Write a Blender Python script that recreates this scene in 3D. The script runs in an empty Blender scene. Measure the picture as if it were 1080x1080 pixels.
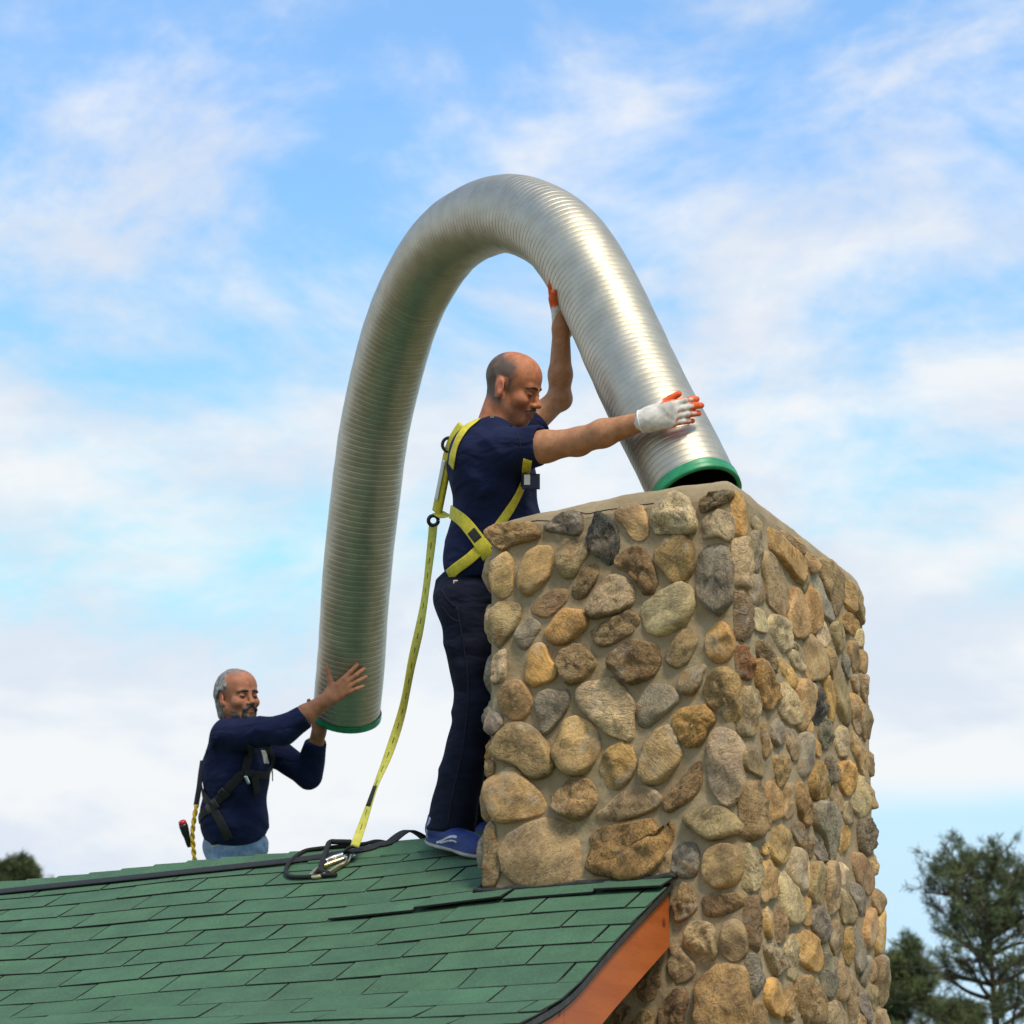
import bpy, math, random
import numpy as np
from mathutils import Vector, Matrix, noise
from mathutils.bvhtree import BVHTree

random.seed(7); np.random.seed(7)
S = bpy.context.scene
COL = S.collection
R = math.radians

# ------------------------------------------------------------------ camera
FOC = 2400.0                      # focal length in pixels of the 1080 px photograph
PITCH, YAW = R(17.35), R(26.3)
CAM = np.array([0.0, 0.0, 3.0])
FW = np.array([-math.sin(YAW)*math.cos(PITCH), math.cos(YAW)*math.cos(PITCH), math.sin(PITCH)])
RT = np.array([math.cos(YAW), math.sin(YAW), 0.0])
UP = np.cross(RT, FW)
cd = bpy.data.cameras.new('camera'); cam = bpy.data.objects.new('camera', cd); COL.objects.link(cam)
cam.matrix_world = Matrix(((RT[0], UP[0], -FW[0], CAM[0]), (RT[1], UP[1], -FW[1], CAM[1]), (RT[2], UP[2], -FW[2], CAM[2]), (0, 0, 0, 1)))
cd.sensor_width = 36; cd.lens = 36*FOC/1080; cd.clip_end = 3000
cd.dof.use_dof = True; cd.dof.focus_distance = 7.4; cd.dof.aperture_fstop = 6.3
S.camera = cam

# ------------------------------------------------------------------ sky, sun, exposure
SUN_AZ, SUN_EL = R(128), R(54)    # azimuth clockwise from +Y
w = bpy.data.worlds.new('World'); S.world = w; w.use_nodes = True
nt = w.node_tree; nt.nodes.clear()
def wn(t, **kw):
    n = nt.nodes.new(t)
    for k, v in kw.items(): setattr(n, k, v)
    return n
def wm(op, a, b=None, c=None, clamp=False):
    n = wn('ShaderNodeMath', operation=op, use_clamp=clamp)
    for i, v in enumerate((a, b, c)):
        if v is None: continue
        if isinstance(v, (int, float)): n.inputs[i].default_value = v
        else: nt.links.new(v, n.inputs[i])
    return n.outputs[0]
def wsmooth(x, lo, hi):
    n = wn('ShaderNodeMapRange', interpolation_type='SMOOTHSTEP')
    nt.links.new(x, n.inputs[0]); n.inputs[1].default_value = lo; n.inputs[2].default_value = hi
    return n.outputs[0]
sky = wn('ShaderNodeTexSky', sky_type='NISHITA', sun_disc=False, sun_elevation=SUN_EL, sun_rotation=SUN_AZ,
         air_density=1.0, dust_density=0.1, ozone_density=2.0)
tc = wn('ShaderNodeTexCoord')
sp = wn('ShaderNodeSeparateXYZ'); nt.links.new(tc.outputs['Generated'], sp.inputs[0])
zz = wm('ADD', wm('MAXIMUM', sp.outputs[2], 0.0), 0.10)
cx = wm('DIVIDE', sp.outputs[0], zz); cy = wm('DIVIDE', sp.outputs[1], zz)
cb = wn('ShaderNodeCombineXYZ'); nt.links.new(cx, cb.inputs[0]); nt.links.new(cy, cb.inputs[1])
def wnoise(vec, scale, detail, rough, dist=0.0, off=(0, 0, 0), sc=(1, 1, 1)):
    m = wn('ShaderNodeMapping'); nt.links.new(vec, m.inputs[0]); m.inputs[1].default_value = off; m.inputs[3].default_value = sc
    n = wn('ShaderNodeTexNoise'); nt.links.new(m.outputs[0], n.inputs['Vector'])
    n.inputs['Scale'].default_value = scale; n.inputs['Detail'].default_value = detail
    n.inputs['Roughness'].default_value = rough; n.inputs['Distortion'].default_value = dist
    return n.outputs['Fac']
n1 = wnoise(cb.outputs[0], 1.05, 10, 0.61, 0.26, (2.2, 6.3, 0))
n2 = wnoise(tc.outputs['Generated'], 5.5, 9, 0.62, 0.35, (4.4, 0.3, 0.6), (1, 1, 2.0))
cov = wm('ADD', wm('MULTIPLY', n1, 0.55), wm('MULTIPLY', n2, 0.55))
# lower sky is hazier with cloud, thinner overhead
cov = wm('SUBTRACT', cov, wm('MULTIPLY', wsmooth(sp.outputs[2], 0.26, 0.55), 0.025))
cov = wm('ADD', cov, wm('MULTIPLY', wm('SUBTRACT', 1.0, wsmooth(sp.outputs[2], 0.14, 0.34)), 0.13))
mask = wsmooth(cov, 0.455, 0.625)
# the cloud bank ends over a clear strip low in the sky
edge = wm('ADD', sp.outputs[2], wm('MULTIPLY', wm('SUBTRACT', n1, 0.5), 0.02))
low = wsmooth(edge, 0.165, 0.185)
side = wsmooth(wm('ADD', wm('MULTIPLY', sp.outputs[0], 0.896), wm('MULTIPLY', sp.outputs[1], 0.443)), -0.06, 0.16)
keep = wm('SUBTRACT', 1.0, wm('MULTIPLY', wm('SUBTRACT', 1.0, low), side))
mask = wm('MULTIPLY', mask, keep)
shade = wnoise(tc.outputs['Generated'], 7.0, 7, 0.58, 0.2, (1.3, 0.2, 0.6), (1, 1, 2.6))
cr = wn('ShaderNodeMix', data_type='RGBA'); nt.links.new(wsmooth(shade, 0.38, 0.62), cr.inputs[0])
cr.inputs[6].default_value = (3.08, 3.3, 3.7, 1); cr.inputs[7].default_value = (3.85, 3.88, 3.92, 1)
tint = wn('ShaderNodeMix', data_type='RGBA', blend_type='MULTIPLY'); tint.inputs[0].default_value = 1.0
nt.links.new(sky.outputs[0], tint.inputs[6]); tint.inputs[7].default_value = (.73, 1.13, 1.26, 1)
lim = wn('ShaderNodeMix', data_type='RGBA', blend_type='DARKEN'); lim.inputs[0].default_value = 1.0
nt.links.new(tint.outputs[2], lim.inputs[6]); lim.inputs[7].default_value = (2.35, 3.50, 4.35, 1)
mx = wn('ShaderNodeMix', data_type='RGBA')
nt.links.new(wm('ADD', wm('MULTIPLY', mask, 0.80), 0.13), mx.inputs[0]); nt.links.new(lim.outputs[2], mx.inputs[6]); nt.links.new(cr.outputs[2], mx.inputs[7])
bg = wn('ShaderNodeBackground'); bg.inputs[1].default_value = 0.15
nt.links.new(mx.outputs[2], bg.inputs[0])
wo = wn('ShaderNodeOutputWorld'); nt.links.new(bg.outputs[0], wo.inputs[0])

sl = bpy.data.lights.new('sun', 'SUN'); sl.energy = 2.0; sl.angle = R(14); sl.color = (1.0, 0.89, 0.72)
so = bpy.data.objects.new('sun', sl); COL.objects.link(so)
sd = Vector((math.sin(SUN_AZ)*math.cos(SUN_EL), math.cos(SUN_AZ)*math.cos(SUN_EL), math.sin(SUN_EL)))
so.rotation_euler = sd.to_track_quat('Z', 'Y').to_euler(); so.location = (6, -4, 14)
S.view_settings.view_transform = 'Standard'; S.view_settings.look = 'None'
S.view_settings.exposure = 0.70; S.view_settings.gamma = 1.0

# ------------------------------------------------------------------ helpers
def ray(x, y): return FW + RT*((x-540)/FOC) + UP*((540-y)/FOC)
def at(x, y, d): return CAM + ray(x, y)*d
def on(x, y, axis, val):
    r = ray(x, y); return CAM + r*((val-CAM[axis])/r[axis])
def J(x, y, d): return np.array([(x-540)/FOC*d, (540-y)/FOC*d, d])        # camera-frame metres
CM = np.stack([RT, UP, FW])                                               # rows: camera axes in world
def c2w(p): return np.asarray(p) @ CM + CAM
def cdir(v): return np.asarray(v, float) @ CM

def tag(o, label=None, cat=None, group=None, kind=None):
    if label: o['label'] = label
    if cat: o['category'] = cat
    if group: o['group'] = group
    if kind: o['kind'] = kind
    return o
def empty(name, loc):
    o = bpy.data.objects.new(name, None); COL.objects.link(o); o.location = loc; o.empty_display_size = 0.1
    return o
def org(parent):
    p = np.zeros(3)
    while parent is not None:
        p = p + np.array(parent.location); parent = parent.parent
    return p
def mk(name, verts, faces, mat, parent=None, smooth=True, loc=None, cols=None):
    """verts in world space; the object sits at loc (world) or at its parent's origin"""
    v = np.asarray(verts, float)
    base = org(parent)
    l = np.array(loc, float) if loc is not None else base
    me = bpy.data.meshes.new(name)
    me.from_pydata((v-l).tolist(), [], faces if isinstance(faces, list) else faces.tolist())
    if smooth: me.polygons.foreach_set('use_smooth', np.ones(len(me.polygons), bool))
    if cols is not None:
        a = me.color_attributes.new('tint', 'FLOAT_COLOR', 'POINT')
        a.data.foreach_set('color', np.asarray(cols, np.float32).ravel())
    me.update()
    if mat: me.materials.append(mat)
    o = bpy.data.objects.new(name, me); COL.objects.link(o)
    o.parent = parent; o.location = l-base
    return o
def box(name, lo, hi, mat, parent=None, bev=0.0):
    (x0, y0, z0), (x1, y1, z1) = lo, hi
    v = [(x0,y0,z0),(x1,y0,z0),(x1,y1,z0),(x0,y1,z0),(x0,y0,z1),(x1,y0,z1),(x1,y1,z1),(x0,y1,z1)]
    f = [(0,3,2,1),(4,5,6,7),(0,1,5,4),(1,2,6,5),(2,3,7,6),(3,0,4,7)]
    o = mk(name, v, f, mat, parent, smooth=False)
    if bev:
        m = o.modifiers.new('bevel', 'BEVEL'); m.width = bev; m.segments = 2
    return o
def catmull(pts, n):
    p = np.asarray(pts, float); p = np.vstack([2*p[0]-p[1], p, 2*p[-1]-p[-2]])
    out = []
    for i in range(1, len(p)-2):
        for t in np.linspace(0, 1, n, endpoint=False):
            a, b, c, d = p[i-1], p[i], p[i+1], p[i+2]
            out.append(.5*((2*b)+(-a+c)*t+(2*a-5*b+4*c-d)*t*t+(-a+3*b-3*c+d)*t**3))
    out.append(p[-2]); return np.array(out)
def resample(c, n):
    s = np.concatenate([[0], np.cumsum(np.linalg.norm(np.diff(c, axis=0), axis=1))])
    t = np.linspace(0, s[-1], n)
    return np.stack([np.interp(t, s, c[:, k]) for k in range(3)], 1), s[-1]
def frames(c):
    t = np.gradient(c, axis=0); t /= np.linalg.norm(t, axis=1)[:, None]
    n = np.cross(t[0], [0, 0, 1.0]) if abs(t[0][2]) < .9 else np.cross(t[0], [1.0, 0, 0])
    n /= np.linalg.norm(n); N = [n]
    for i in range(1, len(c)):
        n = n - t[i]*(n@t[i]); n /= np.linalg.norm(n); N.append(n)
    N = np.array(N); return t, N, np.cross(t, N)
def tube_vf(c, r, seg=10, caps=True):
    c = np.asarray(c, float); t, N, B = frames(c); r = np.broadcast_to(r, len(c))
    a = np.linspace(0, 2*math.pi, seg, endpoint=False)
    v = (c[:, None, :] + r[:, None, None]*(np.cos(a)[None, :, None]*N[:, None, :]+np.sin(a)[None, :, None]*B[:, None, :])).reshape(-1, 3)
    f = []
    for i in range(len(c)-1):
        for j in range(seg):
            k = (j+1) % seg; f.append((i*seg+j, i*seg+k, (i+1)*seg+k, (i+1)*seg+j))
    if caps:
        f.append(tuple(range(seg-1, -1, -1))); m = (len(c)-1)*seg; f.append(tuple(range(m, m+seg)))
    return v, f
def tube(name, c, r, mat, parent=None, seg=10, loc=None):
    v, f = tube_vf(c, r, seg); return mk(name, v, f, mat, parent, loc=loc)
def ribbon(name, c, nrm, width, thick, mat, parent=None, loc=None):
    """flat webbing: c points (underside centre), nrm surface normals"""
    c = np.asarray(c, float); nrm = np.asarray(nrm, float)
    t = np.gradient(c, axis=0); t /= np.linalg.norm(t, axis=1)[:, None]
    s = np.cross(t, nrm); s /= np.linalg.norm(s, axis=1)[:, None]; n = np.cross(s, t)
    wd = np.broadcast_to(width, len(c))[:, None]/2
    prof = [(-1, 0), (-1, .7), (-.85, 1), (.85, 1), (1, .7), (1, 0)]
    v = np.stack([c+s*wd*a+n*thick*b for a, b in prof], 1).reshape(-1, 3); m = len(prof); f = []
    for i in range(len(c)-1):
        for j in range(m):
            k = (j+1) % m; f.append((i*m+j, (i+1)*m+j, (i+1)*m+k, i*m+k))
    f.append(tuple(range(m))); f.append(tuple(range((len(c)-1)*m+m-1, (len(c)-1)*m-1, -1)))
    return mk(name, v, f, mat, parent, loc=loc)

# ------------------------------------------------------------------ materials
MATS = {}
class NT:
    def __init__(s, name):
        s.m = bpy.data.materials.new(name); s.m.use_nodes = True; s.t = s.m.node_tree
        s.b = s.t.nodes['Principled BSDF']; MATS[name] = s.m
    def n(s, t, **kw):
        x = s.t.nodes.new(t)
        for k, v in kw.items(): setattr(x, k, v)
        return x
    def put(s, v, sock):
        if isinstance(v, (int, float)): sock.default_value = v
        elif isinstance(v, (tuple, list)): sock.default_value = tuple(v)+((1,) if len(v) == 3 and len(sock.default_value) == 4 else ())
        else: s.t.links.new(v, sock)
    def coord(s, kind='Object', rnd=True, scale=None):
        o = s.n('ShaderNodeTexCoord').outputs[kind]
        if rnd:
            oi = s.n('ShaderNodeObjectInfo'); a = s.n('ShaderNodeVectorMath', operation='ADD'); m = s.n('ShaderNodeMath', operation='MULTIPLY')
            s.put(oi.outputs['Random'], m.inputs[0]); m.inputs[1].default_value = 37.0
            s.put(o, a.inputs[0]); s.put(m.outputs[0], a.inputs[1]); o = a.outputs[0]
        if scale:
            m = s.n('ShaderNodeMapping'); s.put(o, m.inputs[0]); m.inputs[3].default_value = scale; o = m.outputs[0]
        return o
    def noise(s, vec, scale, detail=4, rough=.55, dist=0):
        x = s.n('ShaderNodeTexNoise'); s.put(vec, x.inputs['Vector']); x.inputs['Scale'].default_value = scale
        x.inputs['Detail'].default_value = detail; x.inputs['Roughness'].default_value = rough; x.inputs['Distortion'].default_value = dist
        return x.outputs['Fac']
    def ramp(s, v, lo, hi):
        x = s.n('ShaderNodeMapRange', interpolation_type='SMOOTHSTEP'); s.put(v, x.inputs[0]); s.put(lo, x.inputs[1]); s.put(hi, x.inputs[2])
        return x.outputs[0]
    def math(s, op, a, b=0.0):
        x = s.n('ShaderNodeMath', operation=op); s.put(a, x.inputs[0]); s.put(b, x.inputs[1]); return x.outputs[0]
    def mix(s, f, a, b, mode='MIX'):
        x = s.n('ShaderNodeMix', data_type='RGBA', blend_type=mode); s.put(f, x.inputs[0]); s.put(a, x.inputs[6]); s.put(b, x.inputs[7]); return x.outputs[2]
    def bump(s, h, strength, dist=.01, prev=None):
        x = s.n('ShaderNodeBump'); s.put(h, x.inputs['Height']); s.put(strength, x.inputs['Strength']); x.inputs['Distance'].default_value = dist
        if prev: s.put(prev, x.inputs['Normal'])
        return x.outputs[0]
    def out(s, col=None, rough=None, normal=None, **kw):
        if col is not None: s.put(col, s.b.inputs['Base Color'])
        if rough is not None: s.put(rough, s.b.inputs['Roughness'])
        if normal is not None: s.put(normal, s.b.inputs['Normal'])
        for k, v in kw.items(): s.put(v, s.b.inputs[k.replace('_', ' ')])
        return s.m
def simple(name, col, rough=.6, var=.25, scale=30, bump=.0, **kw):
    m = NT(name); c = m.coord(); f = m.noise(c, scale, 5)
    a = tuple(x*(1-var) for x in col); b = tuple(min(1, x*(1+var)) for x in col)
    nb = m.bump(m.noise(c, scale*4, 3), bump, .004) if bump else None
    return m.out(m.mix(m.ramp(f, .3, .7), a, b), rough, nb, **kw)

# field stone: hue from the object's colour, grain from its alpha
m = NT('field_stone'); c0 = m.coord(); oi = m.n('ShaderNodeObjectInfo'); base, grain = oi.outputs['Color'], oi.outputs['Alpha']
vr = m.n('ShaderNodeVectorRotate', rotation_type='AXIS_ANGLE'); m.put(c0, vr.inputs[0]); vr.inputs['Axis'].default_value = (.5, .6, .3); m.put(m.math('MULTIPLY', oi.outputs['Random'], 19.0), vr.inputs['Angle'])
c = vr.outputs[0]
mp = m.n('ShaderNodeMapping'); m.put(c, mp.inputs[0]); mp.inputs[3].default_value = (1, 1.1, 2.6)
big = m.noise(c, 9, 5, .62, .5); med = m.noise(mp.outputs[0], 24, 7, .68, 1.2); fine = m.noise(c, 150, 5, .72); fine2 = m.noise(c, 260, 3, .65); pit = m.noise(c, 70, 4, .6)
col = m.mix(m.ramp(big, .32, .68), m.mix(1.0, base, (.52, .50, .49), 'MULTIPLY'), m.mix(1.0, base, (1.32, 1.27, 1.15), 'MULTIPLY'))
col = m.mix(m.math('MULTIPLY', m.ramp(med, .48, .64), .62), col, m.mix(.55, m.mix(1.0, base, (1.3, 1.25, 1.15), 'MULTIPLY'), (.42, .31, .17)))
col = m.mix(m.math('MULTIPLY', m.ramp(m.noise(mp.outputs[0], 40, 6, .7, .6), .56, .68), .55), col, m.mix(1.0, base, (.36, .34, .33), 'MULTIPLY'))
col = m.mix(m.math('MULTIPLY', m.ramp(m.noise(c, 13, 4, .6), .56, .70), .50), col, (.29, .135, .042))
col = m.mix(m.math('MULTIPLY', m.ramp(fine, .52, .64), m.math('ADD', m.math('MULTIPLY', grain, .65), .25)), col, m.mix(1.0, base, (.20, .19, .18), 'MULTIPLY'))
col = m.mix(m.math('MULTIPLY', m.ramp(fine2, .58, .68), m.math('ADD', m.math('MULTIPLY', grain, .5), .12)), col, (.56, .47, .33))
col = m.mix(m.math('MULTIPLY', m.ramp(m.noise(c, 7.5, 6, .68, .4), .55, .66), .42), col, (.46, .41, .33))
col = m.mix(m.math('MULTIPLY', m.ramp(m.noise(c, 55, 5, .7), .56, .66), .45), col, m.mix(1.0, base, (.30, .28, .27), 'MULTIPLY'))
nb = m.bump(med, m.math('ADD', m.math('MULTIPLY', grain, .9), .45), .018)
nb = m.bump(pit, m.math('ADD', m.math('MULTIPLY', grain, .7), .12), .008, nb)
nb = m.bump(fine, m.math('ADD', m.math('MULTIPLY', grain, .7), .25), .004, nb)
m.out(col, .85, nb, Specular_IOR_Level=.3)

m = NT('mortar'); c = m.coord('Object', False); a = m.noise(c, 5, 5, .6); b = m.noise(c, 420, 3, .7); d = m.noise(c, 45, 5, .65)
col = m.mix(m.ramp(a, .3, .7), (.265, .195, .108), (.37, .285, .170)); col = m.mix(m.math('MULTIPLY', m.ramp(d, .5, .7), .4), col, (.21, .16, .10))
col = m.mix(m.math('MULTIPLY', m.ramp(b, .55, .7), .5), col, (.15, .12, .08)); col = m.mix(m.math('MULTIPLY', m.ramp(m.noise(c, 9, 5, .6), .66, .74), .35), col, (.50, .47, .42))
m.out(col, .92, m.bump(b, .35, .003, m.bump(d, .45, .012)))

m = NT('green_shingle'); c = m.coord('Object', True); oi = m.n('ShaderNodeObjectInfo'); g = m.noise(c, 260, 3, .75); st = m.noise(c, 5, 6, .7)
col = m.mix(m.ramp(st, .3, .75), m.mix(1.0, oi.outputs['Color'], (.72, .74, .74), 'MULTIPLY'), m.mix(1.0, oi.outputs['Color'], (1.12, 1.1, 1.08), 'MULTIPLY'))
col = m.mix(m.math('MULTIPLY', m.ramp(g, .48, .62), .62), col, (.024, .050, .034)); col = m.mix(m.math('MULTIPLY', m.ramp(m.noise(c, 330, 2, .6), .58, .68), .5), col, (.20, .33, .24))
m.out(col, .95, m.bump(g, .5, .002))
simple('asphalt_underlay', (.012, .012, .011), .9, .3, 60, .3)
m = NT('orange_fascia'); c = m.coord('Object', False, (1, .35, 3)); a = m.noise(c, 5, 6, .62); g = m.noise(c, 60, 4, .6)
col = m.mix(m.ramp(a, .3, .72), (.36, .078, .014), (.47, .118, .024)); col = m.mix(m.math('MULTIPLY', m.ramp(g, .55, .72), .35), col, (.26, .05, .012))
m.out(col, m.math('ADD', m.math('MULTIPLY', a, .3), .33), m.bump(g, .12, .004))
simple('drip_edge', (.035, .035, .035), .5, .4, 40, .2)
simple('flashing', (.02, .019, .018), .7, .4, 60, .6)
simple('clay_flue', (.27, .12, .07), .85, .25, 25, .4)
simple('wall_paint', (.34, .27, .18), .85, .15, 6, .2)
m = NT('stainless'); c = m.coord('Object', False); a = m.noise(c, 14, 5, .6); b = m.noise(c, 90, 3, .6)
m.out(m.mix(m.ramp(a, .3, .7), (.44, .40, .315), (.52, .478, .385)), m.math('ADD', m.math('MULTIPLY', b, .14), .41), m.bump(a, .10, .010), Metallic=1.0)
simple('pipe_inside_shade', (.02, .018, .016), .6, .3, 20)
simple('green_tape', (.012, .23, .095), .42, .2, 20, .15)
simple('black_webbing', (.008, .008, .009), .75, .4, 90, .5)
simple('black_rope', (.007, .007, .008), .8, .3, 160, .6)
simple('yellow_webbing', (.62, .52, .035), .68, .14, 60, .35)
simple('lanyard_yellow', (.64, .60, .10), .7, .12, 80, .4)
simple('stitch_black', (.02, .02, .015), .8, .2)
simple('label_white', (.72, .72, .70), .5, .06, 20)
simple('zinc_gold', (.62, .52, .30), .32, .12, 30, Metallic=1.0)
simple('zinc', (.66, .65, .62), .3, .1, 30, Metallic=1.0)
simple('navy_seam', (.004, .005, .016), .9, .2)
simple('denim_seam', (.42, .36, .24), .9, .2)
simple('wood_knot', (.16, .035, .010), .6, .3, 60)
simple('crack_dark', (.05, .04, .028), .95, .3)
simple('buckle_blue', (.02, .028, .075), .4, .2, 20)
simple('black_plastic', (.012, .012, .013), .38, .2, 20)
simple('red_plastic', (.52, .012, .015), .35, .1, 20)
simple('yellow_rope', (.62, .40, .02), .75, .2, 120, .5)
simple('grass', (.135, .125, .060), .95, .5, 2.2, .6)
simple('bark', (.075, .055, .04), .95, .35, 8, .7)
def cloth(name, col, fold=.5, weave=900, rough=.9, sheen=.0):
    m = NT(name); c = m.coord('Object', False); at_ = m.n('ShaderNodeAttribute', attribute_name='tint')
    a = m.noise(c, 7, 4, .55, .8); b = m.noise(c, weave, 2, .6)
    k = m.mix(m.ramp(a, .3, .7), tuple(x*.82 for x in col), tuple(x*1.18 for x in col))
    mp = m.n('ShaderNodeMapping'); m.put(c, mp.inputs[0]); mp.inputs[2].default_value = (.5, .3, .6); mp.inputs[3].default_value = (1, 1, 2.4)
    fo = m.noise(mp.outputs[0], 7, 2, .5, .35)
    return m.out(k, rough, m.bump(b, .15, .002, m.bump(fo, fold, .03)), Sheen_Weight=sheen, Specular_IOR_Level=.2)
cloth('navy_shirt', (.0090, .0138, .050), .8); cloth('navy_trousers', (.0075, .0098, .025), .8); cloth('dark_sleeve', (.006, .0075, .014), .45)
m = NT('denim'); c = m.coord('Object', False); a = m.noise(c, 14, 5, .6); b = m.noise(c, 500, 2)
m.out(m.mix(m.ramp(a, .32, .68), (.10, .17, .30), (.26, .36, .50)), .9, m.bump(b, .3, .002, m.bump(a, .4, .012)))
def tinted(name, rough, bs, bst, **kw):
    m = NT(name); c = m.coord('Object', False); t = m.n('ShaderNodeAttribute', attribute_name='tint')
    a = m.noise(c, 38, 4, .6); b = m.noise(c, bs, 3, .6)
    k = m.mix(m.ramp(a, .3, .7), m.mix(1.0, t.outputs[0], (.84, .80, .78), 'MULTIPLY'), m.mix(1.0, t.outputs[0], (1.12, 1.12, 1.12), 'MULTIPLY'))
    return m.out(k, rough, m.bump(b, bst, .002), **kw)
tinted('skin', .62, 260, .35, Specular_IOR_Level=.3)
tinted('work_glove', .8, 700, .35); tinted('running_shoe', .6, 500, .3); tinted('hair_strands', .6, 300, .5)
m = NT('pine_needles'); c = m.coord('Object', False); oi = m.n('ShaderNodeObjectInfo'); a = m.noise(c, 2.2, 4, .6)
m.out(m.mix(m.ramp(a, .35, .65), (.050, .075, .028), (.12, .145, .045)), .7)
# ------------------------------------------------------------------ ground
gv = [(x, y, 0) for y in np.linspace(-300, 900, 13) for x in np.linspace(-700, 700, 13)]
gf = [(j*13+i, j*13+i+1, (j+1)*13+i+1, (j+1)*13+i) for j in range(12) for i in range(12)]
tag(mk('ground', gv, gf, MATS['grass'], smooth=False), 'grassy ground around the building', kind='structure')

# ------------------------------------------------------------------ house with the shingled roof
RY, RZ = 6.824, 4.2547            # ridge line
SLOPE, FLARE, SK = R(28), R(16), 1.44
RAKE, LEFT, EXPO, TAB = -2.575, -7.4, 0.131, 0.305
def warp(x, s):
    t = np.clip((s-1.05)/.6, 0, 1); t = t*t*(3-2*t)
    u = np.clip((x+4.35)/.9, 0, 1); u = u*u*(3-2*u)
    return -.019*max(0., -3.1-x) + .030*t*(.5-u) + .006*math.sin(x*2.3+s*1.7)*min(1, s*2) + .004*math.sin(x*5.1-s*3.2)
def prof(s):
    if s < SK-.12: return RY-s*math.cos(SLOPE), RZ-s*math.sin(SLOPE), SLOPE
    a0, b0 = RY-(SK-.12)*math.cos(SLOPE), RZ-(SK-.12)*math.sin(SLOPE)
    n = 12; ds = (s-(SK-.12))/n
    for i in range(n):
        q = np.clip(((i+.5)*ds)/.24, 0, 1); g = SLOPE+(FLARE-SLOPE)*q
        a0 -= ds*math.cos(g); b0 -= ds*math.sin(g)
    return a0, b0, SLOPE+(FLARE-SLOPE)*np.clip((s-SK+.12)/.24, 0, 1)
def roof(x, s, h=0.0):
    y, z, g = prof(s); z += warp(x, s)
    return np.array([x, y-h*math.sin(g), z+h*math.cos(g)])
house = tag(empty('house', (-5.0, RY, 0)), 'low house with green shingled roof, orange fascia and a flared eave', 'house')
EAVE = 2.75
xs = np.linspace(LEFT, RAKE-.004, 30); ss = np.linspace(0, EAVE, 40)
v = [roof(x, s, -.006) for s in ss for x in xs] + [roof(x, s, -.03) for s in ss for x in xs]
nx, ns = len(xs), len(ss); o2 = nx*ns; f = []
for j in range(ns-1):
    for i in range(nx-1):
        a = j*nx+i; f.append((a, a+1, a+nx+1, a+nx)); f.append((o2+a, o2+a+nx, o2+a+nx+1, o2+a+1))
for j in range(ns-1):
    a = j*nx+nx-1; f.append((a, a+o2, a+o2+nx, a+nx)); a = j*nx; f.append((a, a+nx, a+nx+o2, a+o2))
for i in range(nx-1):
    a = (ns-1)*nx+i; f.append((a, a+1, a+1+o2, a+o2))
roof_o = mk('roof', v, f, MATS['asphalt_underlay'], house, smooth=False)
# rear slope, one sheet
def back(x, s, h=0.0):
    y, z, g = prof(s); return np.array([x, 2*RY-y+h*math.sin(g), z+h*math.cos(g)-.019*max(0., -3.1-x)])
xb = [LEFT, -3.26, RAKE]; bs = np.linspace(.02, EAVE, 14)
v = [back(x, s, h) for h in (0.002, -.03) for s in bs for x in (LEFT, RAKE)]; f = []
for j in range(13): f += [(2*j, 2*j+2, 2*j+3, 2*j+1), (28+2*j, 28+2*j+1, 28+2*j+3, 28+2*j+2), (2*j+1, 2*j+3, 31+2*j, 29+2*j)]
bo = mk('rear_slope', v, f, MATS['green_shingle'], roof_o, smooth=False); bo.color = (.060, .165, .088, 1)

def tab_mesh(wd, ln, th=.0062):
    x = wd/2; b = .0012
    v = [(-x,0,0),(x,0,0),(x,-ln,0),(-x,-ln,0),(-x,0,.0022),(x,0,.0022),(x-b,-ln+b,th),(-x+b,-ln+b,th),(x,-ln,th-b),(-x,-ln,th-b)]
    f = [(0,1,2,3),(4,7,6,5),(7,9,8,6),(9,3,2,8),(0,3,9,7,4),(1,5,6,8,2),(0,4,5,1)]
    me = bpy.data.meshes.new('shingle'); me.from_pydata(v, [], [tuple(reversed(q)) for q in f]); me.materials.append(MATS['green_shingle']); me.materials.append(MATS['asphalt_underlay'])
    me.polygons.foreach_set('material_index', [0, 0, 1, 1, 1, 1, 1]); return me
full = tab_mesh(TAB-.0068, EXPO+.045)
rorg = org(roof_o)
butt = [.725+EXPO*(k-5) for k in range(0, 18)]
CHX0, CHX1, CHY0, CHY1, CHZ = -3.195, -2.332, 6.285, 7.535, 5.135
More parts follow.
